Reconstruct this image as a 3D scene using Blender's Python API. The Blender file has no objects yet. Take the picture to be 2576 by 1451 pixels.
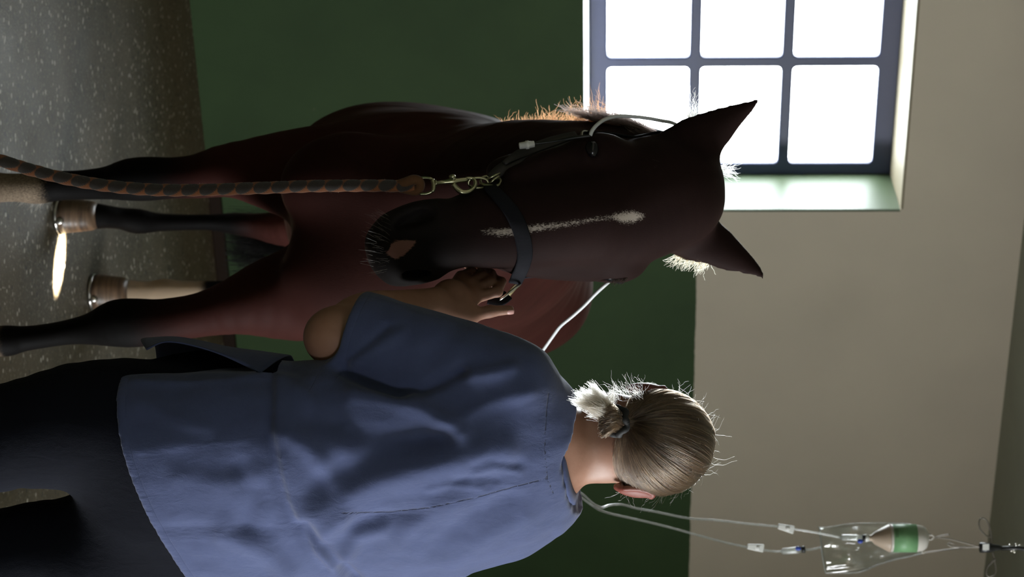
import bpy, bmesh, math, random
import numpy as np
from mathutils import Vector, Matrix, noise as mnoise
from mathutils.bvhtree import BVHTree

random.seed(7)
RNG = np.random.default_rng(11)
C = bpy.context.scene.collection
scene = bpy.context.scene

# ------------------------------------------------------------------ camera, world, exposure
FPX = 5000.0                      # focal length in pixels of a 2576 x 1451 frame
CAM = np.array([0.0, 0.0, 1.47])
PITCH = math.atan(223 / FPX)      # looking slightly down
cp, sp = math.cos(PITCH), math.sin(PITCH)
cam_d = bpy.data.cameras.new('camera')
cam_o = bpy.data.objects.new('camera', cam_d)
C.objects.link(cam_o)
cam_d.sensor_fit = 'HORIZONTAL'
cam_d.sensor_width = 36.0
cam_d.lens = FPX * 36.0 / 2576.0
cam_d.clip_start = 0.05
cam_d.dof.use_dof = True
cam_d.dof.focus_distance = 3.12
cam_d.dof.aperture_fstop = 9.0
# the camera was held on its side: the right edge of the frame is up in the room
m = Matrix.Identity(4)
m.col[0] = (0, sp, cp, 0)
m.col[1] = (-1, 0, 0, 0)
m.col[2] = (0, -cp, sp, 0)
m.col[3] = (CAM[0], CAM[1], CAM[2], 1)
cam_o.matrix_world = m
scene.camera = cam_o

vs = scene.view_settings
scene.display_settings.display_device = 'sRGB'
vs.view_transform = 'Standard'
vs.look = 'None'
vs.gamma = 1.0
vs.use_curve_mapping = False
vs.exposure = 0.0
scene.cycles.use_denoising = True
scene.cycles.max_bounces = 10
scene.cycles.diffuse_bounces = 6
scene.cycles.transparent_max_bounces = 24
scene.cycles.sample_clamp_indirect = 6.0
scene.cycles.caustics_reflective = False
scene.cycles.caustics_refractive = False
scene.cycles_curves.shape = 'THICK'

world = bpy.data.worlds.new('daylight')
scene.world = world
world.use_nodes = True
wn = world.node_tree.nodes
wn['Background'].inputs[0].default_value = (0.93, 0.97, 1.0, 1)
wn['Background'].inputs[1].default_value = 29.0

# ------------------------------------------------------------------ pixel <-> place helpers
def at(x, y, Y):
    """place at distance Y that is seen at photo pixel (x, y)"""
    a = (x - 1288.0) / FPX
    b = (y - 725.5) / FPX
    d = np.array([b, cp + a * sp, -sp + a * cp])
    return CAM + d * (Y / d[1])

def proj(P):
    P = np.atleast_2d(np.asarray(P, float)) - CAM
    z = P[:, 1] * cp - P[:, 2] * sp
    up = P[:, 1] * sp + P[:, 2] * cp
    return np.stack([1288 + FPX * up / z, 725.5 + FPX * P[:, 0] / z], 1)

WO = np.array([0, 7.617, 0.0])
WS = np.array([0.8785, 0.4778, 0.0])      # along the back wall, to the right
WN = np.array([0.4778, -0.8785, 0.0])     # out of the back wall, into the room
WU = np.array([0, 0, 1.0])
def rp(s, d, z):
    return WO + WS * s + WN * d + WU * z
def wallpix(x, y, d=0.0):
    """(s, z) where the ray through a pixel meets the plane at distance d from the back wall"""
    q = at(x, y, 1.0) - CAM
    t = ((WO + WN * d - CAM) @ WN) / (q @ WN)
    p = CAM + q * t
    return (p - WO) @ WS, p[2]

# ------------------------------------------------------------------ materials
def mat(name, base=(0.5, 0.5, 0.5), rough=0.6, **kw):
    m = bpy.data.materials.new(name)
    m.use_nodes = True
    b = m.node_tree.nodes['Principled BSDF']
    b.inputs['Base Color'].default_value = (*base, 1)
    b.inputs['Roughness'].default_value = rough
    for k, v in kw.items():
        b.inputs[k.replace('_', ' ')].default_value = v
    return m

class NT:
    """short hand for node building"""
    def __init__(s, m):
        s.m = m; s.t = m.node_tree; s.n = s.t.nodes; s.l = s.t.links
        s.b = s.n.get('Principled BSDF')
        s.co = None
    def new(s, ty, **kw):
        n = s.n.new(ty)
        for k, v in kw.items():
            if hasattr(n, k): setattr(n, k, v)
            else: n.inputs[k.replace('_', ' ')].default_value = v
        return n
    def coord(s, kind='Object', scale=(1, 1, 1)):
        c = s.new('ShaderNodeTexCoord')
        mp = s.new('ShaderNodeMapping')
        mp.inputs['Scale'].default_value = scale
        s.l.new(c.outputs[kind], mp.inputs['Vector'])
        return mp.outputs[0]
    def noise(s, scale, detail=4, rough=0.5, vec=None, dist=0.0):
        n = s.new('ShaderNodeTexNoise')
        n.inputs['Scale'].default_value = scale
        n.inputs['Detail'].default_value = detail
        n.inputs['Roughness'].default_value = rough
        n.inputs['Distortion'].default_value = dist
        if vec is not None: s.l.new(vec, n.inputs['Vector'])
        return n.outputs['Fac']
    def ramp(s, fac, stops):
        r = s.new('ShaderNodeValToRGB')
        e = r.color_ramp.elements
        while len(e) < len(stops): e.new(0.5)
        for k, (p, c) in enumerate(stops):
            e[k].position = p
            e[k].color = (*c, 1) if len(c) == 3 else c
        s.l.new(fac, r.inputs[0])
        return r.outputs[0]
    def math(s, op, a, b=None, c=None, clamp=False):
        n = s.new('ShaderNodeMath'); n.operation = op; n.use_clamp = clamp
        for i, v in enumerate((a, b, c)):
            if v is None: continue
            if isinstance(v, (int, float)): n.inputs[i].default_value = v
            else: s.l.new(v, n.inputs[i])
        return n.outputs[0]
    def mix(s, fac, a, b, blend='MIX'):
        n = s.new('ShaderNodeMix'); n.data_type = 'RGBA'; n.blend_type = blend
        for i, v in ((0, fac), (6, a), (7, b)):
            if isinstance(v, (int, float)): n.inputs[i].default_value = v
            elif isinstance(v, tuple): n.inputs[i].default_value = (*v, 1)
            else: s.l.new(v, n.inputs[i])
        return n.outputs[2]
    def attr(s, name):
        a = s.new('ShaderNodeAttribute'); a.attribute_name = name
        return a
    def bump(s, h, strength=0.3, dist=0.01, prev=None):
        n = s.new('ShaderNodeBump')
        n.inputs['Strength'].default_value = strength
        n.inputs['Distance'].default_value = dist
        s.l.new(h, n.inputs['Height'])
        if prev is not None: s.l.new(prev, n.inputs['Normal'])
        s.l.new(n.outputs[0], s.b.inputs['Normal'])
        return n.outputs[0]
    def set(s, sock, v):
        s.l.new(v, s.b.inputs[sock])
    def smooth(s, v, lo, hi):
        n = s.new('ShaderNodeMapRange'); n.interpolation_type = 'SMOOTHSTEP'
        n.inputs['From Min'].default_value = lo; n.inputs['From Max'].default_value = hi
        s.l.new(v, n.inputs['Value'])
        return n.outputs[0]

# ------------------------------------------------------------------ object helpers
def tag(o, label=None, cat=None, group=None, kind=None):
    if label: o['label'] = label
    if cat: o['category'] = cat
    if group: o['group'] = group
    if kind: o['kind'] = kind
    return o
def empty(name, loc):
    o = bpy.data.objects.new(name, None); C.objects.link(o)
    o.location = tuple(loc); o.empty_display_size = 0.05
    bpy.context.view_layer.update()
    return o
def place(o, parent):
    if parent is not None:
        o.parent = parent
        o.matrix_parent_inverse = Matrix.Translation(-Vector(parent.location)) if parent.parent is None else parent.matrix_world.inverted()
def mesh_obj(name, verts, faces, material, parent=None, smooth=True):
    me = bpy.data.meshes.new(name)
    me.from_pydata([tuple(v) for v in verts], [], faces)
    me.update()
    return wrap(name, me, material, parent, smooth)
def wrap(name, me, material, parent=None, smooth=True):
    if material: me.materials.append(material)
    if smooth: me.polygons.foreach_set('use_smooth', [True] * len(me.polygons))
    o = bpy.data.objects.new(name, me); C.objects.link(o)
    if parent is not None: o.parent = parent; o.matrix_parent_inverse = Matrix.Translation([-c for c in world_loc(parent)])
    return o
def world_loc(p):
    return p.location if p.type == 'EMPTY' and p.parent is None else Vector((0, 0, 0)) + (world_loc(p.parent) if False else Vector((0, 0, 0)))
def quads_mesh(name, V, Q, material, parent=None, smooth=True):
    """fast mesh from numpy arrays, Q is (n, 4)"""
    me = bpy.data.meshes.new(name)
    V = np.asarray(V, np.float32); Q = np.asarray(Q, np.int32)
    me.vertices.add(len(V)); me.vertices.foreach_set('co', V.ravel())
    me.loops.add(Q.size); me.loops.foreach_set('vertex_index', Q.ravel())
    me.polygons.add(len(Q)); me.polygons.foreach_set('loop_start', np.arange(0, Q.size, 4, dtype=np.int32))
    me.update(calc_edges=True)
    me.validate()
    return wrap(name, me, material, parent, smooth)
def set_attr(o, name, vals, kind='FLOAT'):
    a = o.data.attributes.new(name, kind, 'POINT')
    if kind == 'FLOAT': a.data.foreach_set('value', np.asarray(vals, np.float32))
    else:
        v = np.asarray(vals, np.float32)
        if v.shape[1] == 3: v = np.concatenate([v, np.ones((len(v), 1), np.float32)], 1)
        a.data.foreach_set('color', v.ravel())
class MB:
    """collects shapes into one mesh"""
    def __init__(s): s.v = []; s.f = []
    def add(s, V, F):
        o = len(s.v); s.v += [tuple(p) for p in V]; s.f += [[i + o for i in f] for f in F]
    def box8(s, P):
        s.add(P, [(0, 3, 2, 1), (4, 5, 6, 7), (0, 1, 5, 4), (1, 2, 6, 5), (2, 3, 7, 6), (3, 0, 4, 7)])
    def rbox(s, s0, s1, d0, d1, z0, z1):
        s.box8([rp(s0, d1, z0), rp(s1, d1, z0), rp(s1, d0, z0), rp(s0, d0, z0), rp(s0, d1, z1), rp(s1, d1, z1), rp(s1, d0, z1), rp(s0, d0, z1)])
    def tube(s, P, r, n=10, cap=True):
        P = np.asarray(P, float); r = np.broadcast_to(np.asarray(r, float), (len(P),))
        T = np.gradient(P, axis=0); T /= np.linalg.norm(T, axis=1)[:, None] + 1e-12
        ref = np.array([0.3, -0.8, 0.5])
        if abs(T[0] @ ref) > 0.9: ref = np.array([1.0, 0, 0])
        S = np.cross(T[0], ref); S /= np.linalg.norm(S)
        V = []
        for i in range(len(P)):
            S = S - T[i] * (S @ T[i]); S /= np.linalg.norm(S); U = np.cross(T[i], S)
            for k in range(n):
                a = 2 * math.pi * k / n
                V.append(P[i] + r[i] * (math.cos(a) * S + math.sin(a) * U))
        F = []
        for i in range(len(P) - 1):
            for k in range(n):
                F.append((i * n + k, i * n + (k + 1) % n, (i + 1) * n + (k + 1) % n, (i + 1) * n + k))
        if cap:
            F.append(tuple(range(n - 1, -1, -1))); F.append(tuple((len(P) - 1) * n + k for k in range(n)))
        s.add(V, F)
    def lathe(s, origin, axis, prof, n=24, side=None):
        """prof: (distance along axis, radius)"""
        axis = np.asarray(axis, float); axis /= np.linalg.norm(axis)
        ref = np.array([1.0, 0, 0]) if abs(axis[0]) < 0.8 else np.array([0, 1.0, 0])
        S = np.cross(axis, ref); S /= np.linalg.norm(S); U = np.cross(axis, S)
        V = []; F = []
        for h, r in prof:
            for k in range(n):
                a = 2 * math.pi * k / n
                V.append(np.asarray(origin) + axis * h + r * (math.cos(a) * S + math.sin(a) * U))
        for i in range(len(prof) - 1):
            for k in range(n):
                F.append((i * n + k, i * n + (k + 1) % n, (i + 1) * n + (k + 1) % n, (i + 1) * n + k))
        F.append(tuple(range(n - 1, -1, -1))); F.append(tuple((len(prof) - 1) * n + k for k in range(n)))
        s.add(V, F)
    def ellip(s, c, r, n=14):
        V = []; F = []
        m_ = n // 2
        for i in range(m_ + 1):
            th = math.pi * (i + 1e-3) / (m_ + 2e-3)
            for k in range(n):
                a = 2 * math.pi * k / n
                V.append(np.asarray(c) + np.array([r[0] * math.sin(th) * math.cos(a), r[1] * math.sin(th) * math.sin(a), r[2] * math.cos(th)]))
        for i in range(m_):
            for k in range(n):
                F.append((i * n + k, (i + 1) * n + k, (i + 1) * n + (k + 1) % n, i * n + (k + 1) % n))
        s.add(V, F)
    def build(s, name, material, parent=None, smooth=True, bevel=0.0, subsurf=0):
        o = mesh_obj(name, s.v, s.f, material, parent, smooth)
        if bevel > 0:
            b = o.modifiers.new('bevel', 'BEVEL'); b.width = bevel; b.segments = 2; b.limit_method = 'ANGLE'
        if subsurf:
            b = o.modifiers.new('sub', 'SUBSURF'); b.levels = subsurf; b.render_levels = subsurf
        return o

def spline(P, n=8):
    """Catmull-Rom through the rows of P (any number of columns)"""
    P = np.asarray(P, float)
    Q = np.concatenate([[2 * P[0] - P[1]], P, [2 * P[-1] - P[-2]]])
    out = []
    for i in range(1, len(Q) - 2):
        for t in np.arange(n) / n:
            a, b, c, d = Q[i - 1], Q[i], Q[i + 1], Q[i + 2]
            out.append(0.5 * (2 * b + (c - a) * t + (2 * a - 5 * b + 4 * c - d) * t * t + (3 * b - a - 3 * c + d) * t ** 3))
    out.append(P[-1])
    return np.array(out)

# ------------------------------------------------------------------ smooth solid modelling: blended lofts -> one continuous surface
class Body:
    def __init__(s): s.prims = []
    def loft(s, nodes, side=(1, 0, 0), k=0.03, n=4, e=2.0, sub=False, ends=(1.0, 1.0)):
        """nodes: (x, y, z, half width along side, half width across)"""
        N = np.array([[*q] for q in nodes], float)
        N = spline(N, n) if len(N) > 1 and n > 1 else N
        P = N[:, :3]; R = np.maximum(N[:, 3:5], 1e-4)
        if len(P) == 1:
            P = np.concatenate([P, P + 1e-4]); R = np.concatenate([R, R])
        T = np.gradient(P, axis=0); T /= np.linalg.norm(T, axis=1)[:, None]
        sd = np.asarray(side, float)
        sd = np.broadcast_to(sd, P.shape)
        S = sd - T * np.sum(T * sd, 1)[:, None]; S /= np.linalg.norm(S, axis=1)[:, None]
        U = np.cross(T, S)
        segs = []
        for i in range(len(P) - 1):
            segs.append((P[i], P[i + 1], R[i], R[i + 1], S[i], S[i + 1], U[i], U[i + 1]))
        s.prims.append(('loft', segs, k, e, sub, ends))
        return s
    def cap(s, a, b, ra, rb, k=0.02, sub=False):
        return s.loft([(*a, ra, ra), (*b, rb, rb)], side=perp(np.asarray(b, float) - np.asarray(a, float)), k=k, n=1, sub=sub)
    def ell(s, c, r, rot=None, k=0.03, sub=False):
        R = np.eye(3) if rot is None else np.asarray(rot, float)      # rows: local axes
        s.prims.append(('ell', (np.asarray(c, float), np.asarray(r, float), R), k, 2.0, sub, None))
        return s
    def cut(s, c, n, k=0.004):
        """removes what lies on the side the normal points to"""
        nn = np.asarray(n, float); nn /= np.linalg.norm(nn)
        s.prims.append(('cut', (np.asarray(c, float), nn), k, 2.0, True, None))
        return s
    def body(s, other, k=.03):
        s.prims.append(('body', other, k, 2.0, False, None)); return s
    def bbox(s):
        lo = np.full(3, 1e9); hi = -lo
        for ty, q, k, e, sub, en in s.prims:
            if sub: continue
            if ty == 'loft':
                for sg in q:
                    for p, r in ((sg[0], sg[2]), (sg[1], sg[3])):
                        lo = np.minimum(lo, p - r.max()); hi = np.maximum(hi, p + r.max())
            elif ty == 'body':
                l2, h2 = q.bbox(); lo = np.minimum(lo, l2 + .03); hi = np.maximum(hi, h2 - .03)
            elif ty == 'ell':
                lo = np.minimum(lo, q[0] - q[1].max()); hi = np.maximum(hi, q[0] + q[1].max())
        return lo - 0.03, hi + 0.03
    def ev(s, X, M=0.07):
        d = np.full(len(X), 0.5, np.float32)
        for ty, q, k, e, sub, en in s.prims:
            if ty == 'cut':
                g = -((X - q[0]) @ q[1])
                d = smax(d, -g, k)
                continue
            if ty == 'body':
                d = smin(d, q.ev(X, M), k); continue
            g = np.full(len(X), 0.5, np.float32)
            if ty == 'ell':
                c, r, R = q
                idx = np.nonzero(np.all(np.abs(X - c) < r.max() + M + k, 1))[0]
                if len(idx) == 0: continue
                L = (X[idx] - c) @ R.T
                k0 = np.sqrt(((L / r) ** 2).sum(1)) + 1e-6; k1 = np.sqrt(((L / r ** 2) ** 2).sum(1)) + 1e-6
                g[idx] = k0 * (k0 - 1) / k1
            else:
                any_ = False
                ns = len(q)
                for si, (a, b, ra, rb, Sa, Sb, Ua, Ub) in enumerate(q):
                    rm = max(ra.max(), rb.max()) + M + k
                    lo = np.minimum(a, b) - rm; hi = np.maximum(a, b) + rm
                    idx = np.nonzero(np.all((X > lo) & (X < hi), 1))[0]
                    if len(idx) == 0: continue
                    any_ = True
                    Xs = X[idx]; ab = b - a; L2 = ab @ ab
                    tt = ((Xs - a) @ ab) / L2
                    t = np.clip(tt, 0, 1)
                    v = Xs - a - t[:, None] * ab
                    x = v @ Sa * (1 - t) + v @ Sb * t
                    y = v @ Ua * (1 - t) + v @ Ub * t
                    z2 = np.maximum((v * v).sum(1) - x * x - y * y, 0)
                    rx = ra[0] + (rb[0] - ra[0]) * t; ry = ra[1] + (rb[1] - ra[1]) * t
                    ef = 1.0
                    if si == 0: ef = np.where(tt < 0, en[0], 1.0)
                    if si == ns - 1: ef = np.where(tt > 1, en[1], ef)
                    rz = np.minimum(rx, ry) * ef
                    if e == 2.0:
                        k0 = np.sqrt((x / rx) ** 2 + (y / ry) ** 2 + z2 / rz ** 2) + 1e-6
                    else:
                        k0 = (np.abs(x / rx) ** e + np.abs(y / ry) ** e + (z2 / rz ** 2) ** (e / 2)) ** (1 / e) + 1e-6
                    ln = np.sqrt(x * x + y * y + z2)
                    dd = np.where(k0 < 0.05, -np.minimum(rx, ry), ln * (1 - 1 / k0))
                    g[idx] = np.minimum(g[idx], dd)
                if not any_: continue
            d = smax(d, -g, k) if sub else smin(d, g, k)
        return d
    def surface(s, h, nb=6):
        lo, hi = s.bbox()
        B = h * nb
        nbk = np.ceil((hi - lo) / B).astype(int)
        I = np.stack(np.meshgrid(*[np.arange(q) for q in nbk], indexing='ij'), -1).reshape(-1, 3)
        hd = B * 0.5 * math.sqrt(3)
        keep = []
        for c in range(0, len(I), 60000):
            Ic = I[c:c + 60000]
            d = s.ev(lo + (Ic + 0.5) * B, M=0.11)
            keep.append(Ic[np.abs(d) < hd * 1.9])
        I = np.concatenate(keep)
        off = np.stack(np.meshgrid(*[np.arange(nb + 1)] * 3, indexing='ij'), -1).reshape(-1, 3)
        dims = (nbk * nb + 2).astype(np.int64)
        def key(g): return (g[..., 0].astype(np.int64) * dims[1] + g[..., 1]) * dims[2] + g[..., 2]
        VK, VP, QK = [], [], []
        ch = 400
        cor = [(i, j, k) for i in (0, 1) for j in (0, 1) for k in (0, 1)]
        for c in range(0, len(I), ch):
            Ib = I[c:c + ch]
            G = (Ib[:, None, :] * nb + off[None]).reshape(-1, 3)
            D = s.ev(lo + G * h).reshape(len(Ib), nb + 1, nb + 1, nb + 1)
            neg = D < 0
            cnt = sum(neg[:, i:i + nb, j:j + nb, k:k + nb].astype(np.int8) for i, j, k in cor)
            b, x, y, z = np.nonzero((cnt > 0) & (cnt < 8))
            if len(b):
                acc = np.zeros((len(b), 3)); na = np.zeros(len(b))
                for ax in range(3):
                    for u in (0, 1):
                        for v in (0, 1):
                            o0 = [0, 0, 0]; oth = [q for q in range(3) if q != ax]
                            o0[oth[0]] = u; o0[oth[1]] = v
                            o1 = list(o0); o1[ax] = 1
                            d0 = D[b, x + o0[0], y + o0[1], z + o0[2]]; d1 = D[b, x + o1[0], y + o1[1], z + o1[2]]
                            w = (d0 < 0) != (d1 < 0)
                            t = np.where(w, d0 / np.where(w, d0 - d1, 1), 0)
                            pt = np.zeros((len(b), 3)); pt[:] = o0; pt[:, ax] += t
                            acc += pt * w[:, None]; na += w
                g = Ib[b] * nb + np.stack([x, y, z], 1)
                VK.append(key(g)); VP.append(lo + (g + acc / na[:, None]) * h)
            for ax in range(3):
                sl0 = [slice(0, nb)] * 3; sl1 = [slice(0, nb)] * 3; sl1[ax] = slice(1, nb + 1)
                n0 = neg[(slice(None), *sl0)]; n1 = neg[(slice(None), *sl1)]
                b, x, y, z = np.nonzero(n0 != n1)
                if not len(b): continue
                g = Ib[b] * nb + np.stack([x, y, z], 1)
                a1, a2 = (ax + 1) % 3, (ax + 2) % 3
                e1 = np.zeros(3, int); e1[a1] = 1; e2 = np.zeros(3, int); e2[a2] = 1
                q = np.stack([key(g - e1 - e2), key(g - e2), key(g), key(g - e1)], 1)
                fl = ~n0[b, x, y, z]
                q[fl] = q[fl][:, ::-1]
                QK.append(q)
        VK = np.concatenate(VK); VP = np.concatenate(VP); QK = np.concatenate(QK)
        o = np.argsort(VK); VK = VK[o]; VP = VP[o]
        idx = np.searchsorted(VK, QK); idx = np.minimum(idx, len(VK) - 1)
        ok = np.all(VK[idx] == QK, 1)
        Q = idx[ok]
        return VP, Q
def perp(v):
    v = v / np.linalg.norm(v)
    r = np.array([1.0, 0, 0]) if abs(v[0]) < 0.7 else np.array([0, 1.0, 0])
    q = np.cross(v, r); return q / np.linalg.norm(q)
def smin(a, b, k):
    h = np.maximum(k - np.abs(a - b), 0) / k
    return np.minimum(a, b) - h * h * k * 0.25
def smax(a, b, k):
    return -smin(-a, -b, k)
def relax(V, Q, it=2, lam=0.5):
    """a little smoothing along the mesh edges"""
    E = np.concatenate([Q[:, [0, 1]], Q[:, [1, 2]], Q[:, [2, 3]], Q[:, [3, 0]]])
    E = np.concatenate([E, E[:, ::-1]])
    for _ in range(it):
        S = np.zeros_like(V); n = np.bincount(E[:, 0], minlength=len(V)).astype(float)
        for c in range(3): S[:, c] = np.bincount(E[:, 0], weights=V[E[:, 1], c], minlength=len(V))
        V = V + lam * (S / np.maximum(n, 1)[:, None] - V)
    return V
def vnormals(V, Q):
    n = np.cross(V[Q[:, 2]] - V[Q[:, 0]], V[Q[:, 3]] - V[Q[:, 1]])
    N = np.zeros_like(V)
    for c in range(3):
        for k in range(4): N[:, c] += np.bincount(Q[:, k], weights=n[:, c], minlength=len(V))
    return N / (np.linalg.norm(N, axis=1)[:, None] + 1e-12)
def pdist(P, L):
    """distance, signed side and arc parameter from 2-D points P to polyline L"""
    P = np.asarray(P, float); L = np.asarray(L, float)
    best = np.full(len(P), 1e9); sg = np.zeros(len(P)); ar = np.zeros(len(P))
    sl = np.concatenate([[0], np.cumsum(np.linalg.norm(np.diff(L, axis=0), axis=1))])
    for i in range(len(L) - 1):
        a, b = L[i], L[i + 1]; ab = b - a; l2 = ab @ ab + 1e-12
        t = np.clip(((P - a) @ ab) / l2, 0, 1)
        v = P - a - t[:, None] * ab
        d = np.sqrt((v * v).sum(1))
        m_ = d < best
        best[m_] = d[m_]; sg[m_] = np.sign(ab[0] * v[m_, 1] - ab[1] * v[m_, 0]); ar[m_] = (sl[i] + t[m_] * (sl[i + 1] - sl[i])) / sl[-1]
    return best, sg, ar
def sstep(x, a, b):
    t = np.clip((x - a) / (b - a), 0, 1); return t * t * (3 - 2 * t)
def strands(name, curves, radii, material, parent=None):
    """hair: list of (n, 3) arrays, one tapering thread each"""
    hc = bpy.data.hair_curves.new(name)
    hc.add_curves([len(c) for c in curves])
    P = np.concatenate(curves).astype(np.float32)
    hc.points.foreach_set('position', P.ravel())
    R = np.concatenate([np.asarray(r) * np.ones(len(c)) if np.ndim(r) else r * np.linspace(1, 0.35, len(c)) for r, c in zip(radii, curves)])
    a = hc.attributes.get('radius') or hc.attributes.new('radius', 'FLOAT', 'POINT')
    a.data.foreach_set('value', R.astype(np.float32))
    hc.materials.append(material)
    o = bpy.data.objects.new(name, hc); C.objects.link(o)
    if parent is not None: o.parent = parent; o.matrix_parent_inverse = Matrix.Translation([-c for c in world_loc(parent)])
    return o

# ================================================================== THE ROOM
S_L, S_R, D_F, Z_C = -5.4, 2.7, 8.8, 3.045
M = {}
def wall_paint():
    m = mat('wall_paint', rough=0.55); t = NT(m)
    g = t.new('ShaderNodeNewGeometry')
    sx = t.new('ShaderNodeSeparateXYZ'); t.l.new(g.outputs['Position'], sx.inputs[0])
    oc = t.coord('Object')
    n1 = t.noise(2.2, 5, 0.6, oc); n2 = t.noise(60, 3, 0.6, oc); n3 = t.noise(11, 6, 0.65, oc)
    edge = t.math('ADD', sx.outputs['Z'], t.math('MULTIPLY', t.math('SUBTRACT', n3, 0.5), 0.012))
    up = t.smooth(edge, 1.833, 1.838)
    green = t.ramp(n1, [(0.3, (0.022, 0.047, 0.013)), (0.7, (0.031, 0.062, 0.018))])
    # chipped spots low on the green paint
    chip = t.smooth(n3, 0.70, 0.74)
    low = t.math('SUBTRACT', 1.0, t.smooth(sx.outputs['Z'], 0.12, 1.0), clamp=True)
    green = t.mix(t.math('MULTIPLY', chip, t.math('MULTIPLY', low, 0.7)), green, (0.26, 0.2, 0.13))
    beige = t.ramp(n1, [(0.3, (0.49, 0.43, 0.345)), (0.7, (0.53, 0.465, 0.37))])
    t.set('Base Color', t.mix(up, green, beige))
    t.set('Roughness', t.math('MULTIPLY_ADD', up, 0.15, 0.68))
    t.b.inputs['Specular IOR Level'].default_value = 0.25
    h = t.math('ADD', t.math('MULTIPLY', n2, 0.5), n3)
    t.bump(h, 0.12, 0.004)
    return m
M['wall'] = wall_paint()
def plain_paint(name, col, rough, bump=0.1):
    m = mat(name, col, rough); t = NT(m)
    oc = t.coord('Object'); n = t.noise(5, 5, 0.6, oc)
    t.set('Base Color', t.ramp(n, [(0.25, tuple(c * 0.93 for c in col)), (0.75, tuple(min(c * 1.06, 0.95) for c in col))]))
    t.bump(t.noise(55, 3, 0.6, oc), bump, 0.004)
    return m
M['ceil'] = plain_paint('ceiling_paint', (0.31, 0.32, 0.25), 0.8)
M['green_reveal'] = plain_paint('green_reveal_paint', (0.058, 0.084, 0.044), 0.45)
M['cream'] = plain_paint('cream_reveal_paint', (0.215, 0.18, 0.115), 0.6)
M['sill'] = plain_paint('white_sill_paint', (0.82, 0.83, 0.84), 0.4)
M['board'] = plain_paint('brown_board', (0.016, 0.0085, 0.005), 0.8); M['board'].node_tree.nodes['Principled BSDF'].inputs['Specular IOR Level'].default_value = .15
M['frame'] = plain_paint('frame_paint_haze_blue', (0.04, 0.05, 0.12), 0.4, 0.05)  # blue of the lens haze is mixed into the frame colour
def floor_mat():
    m = mat('speckled_rubber_floor', rough=0.45); t = NT(m)
    oc = t.coord('Object')
    oc2 = t.coord('Object', (0.9, 1, 1))
    big = t.noise(1.6, 5, 0.6, oc); fine = t.noise(70, 4, 0.7, oc)
    base = t.ramp(fine, [(0.3, (0.037, 0.030, 0.018)), (0.5, (0.064, 0.051, 0.030)), (0.72, (0.118, 0.094, 0.058))])
    base = t.mix(t.smooth(big, 0.4, 0.68), base, (0.10, 0.078, 0.048))
    g = t.new('ShaderNodeNewGeometry'); vm = t.new('ShaderNodeVectorMath'); vm.operation = 'DOT_PRODUCT'
    t.l.new(g.outputs['Position'], vm.inputs[0]); vm.inputs[1].default_value = tuple(WN)
    dw = t.math('SUBTRACT', vm.outputs['Value'], float(WO @ WN))
    dirt = t.math('SUBTRACT', 1.0, t.smooth(t.math('ADD', dw, t.math('MULTIPLY', big, .5)), 0.55, 1.05))
    base = t.mix(t.math('MULTIPLY', dirt, 0.7), base, (0.115, 0.072, 0.040))
    def chips(scale, lo, prob):
        v = t.new('ShaderNodeTexVoronoi'); v.inputs['Scale'].default_value = scale
        t.l.new(oc2, v.inputs['Vector'])
        sz = t.math('SUBTRACT', t.math('MULTIPLY', lo, t.math('MULTIPLY_ADD', t.noise(31, 2, .5, oc), 1.6, .15)), v.outputs['Distance'])
        wn_ = t.new('ShaderNodeTexWhiteNoise'); t.l.new(v.outputs['Position'], wn_.inputs['Vector'])
        keep = t.math('LESS_THAN', wn_.outputs['Value'], prob)
        return t.math('MULTIPLY', t.smooth(sz, 0.0, 0.06), keep)
    c1 = chips(62, 0.40, 0.16); c2 = chips(130, 0.42, 0.30); c3 = chips(46, 0.34, 0.14)
    base = t.mix(t.math('MULTIPLY', c2, 0.5), base, (0.27, 0.25, 0.20))
    base = t.mix(t.math('MULTIPLY', c3, 0.8), base, (0.018, 0.017, 0.014))
    base = t.mix(t.math('MULTIPLY', c1, 0.7), base, (0.50, 0.46, 0.38))
    t.set('Base Color', base)
    t.set('Roughness', t.math('MULTIPLY_ADD', t.noise(6, 3, 0.5, oc), 0.25, 0.42)); t.b.inputs['Specular IOR Level'].default_value = 0.35
    t.bump(t.math('ADD', fine, t.noise(180, 2, 0.5, oc)), 0.35, 0.003)
    return m
M['floor'] = floor_mat()

s_r, _ = wallpix(2000, 527)                 # right edge of the window recess
_, z_t = wallpix(2266, 525)                 # its top
_, z_b = wallpix(1468, 150)                 # its lower edge (front of the sill)
DW = -0.30                                  # plane of the window frame
fs_r, _ = wallpix(1900, 440, DW)
_, fz_t = wallpix(2268, 60, DW)
_, fz_b = wallpix(1485, 150, DW)
pane = [[wallpix(1640, 170, DW)[0], wallpix(1640, 412, DW)[0]]]
pw = pane[0][1] - pane[0][0]
barw = wallpix(1640, 169, DW)[0] - wallpix(1640, 145, DW)[0]
pane.insert(0, [pane[0][0] - barw - pw, pane[0][0] - barw])
fs_l = pane[0][0] - (fs_r - pane[1][1])
s_l = fs_l - (s_r - fs_r)
rows = [[wallpix(a, 230, DW)[1] for a in pr] for pr in ((1527, 1733), (1761, 1964), (1992, 2206))]

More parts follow.
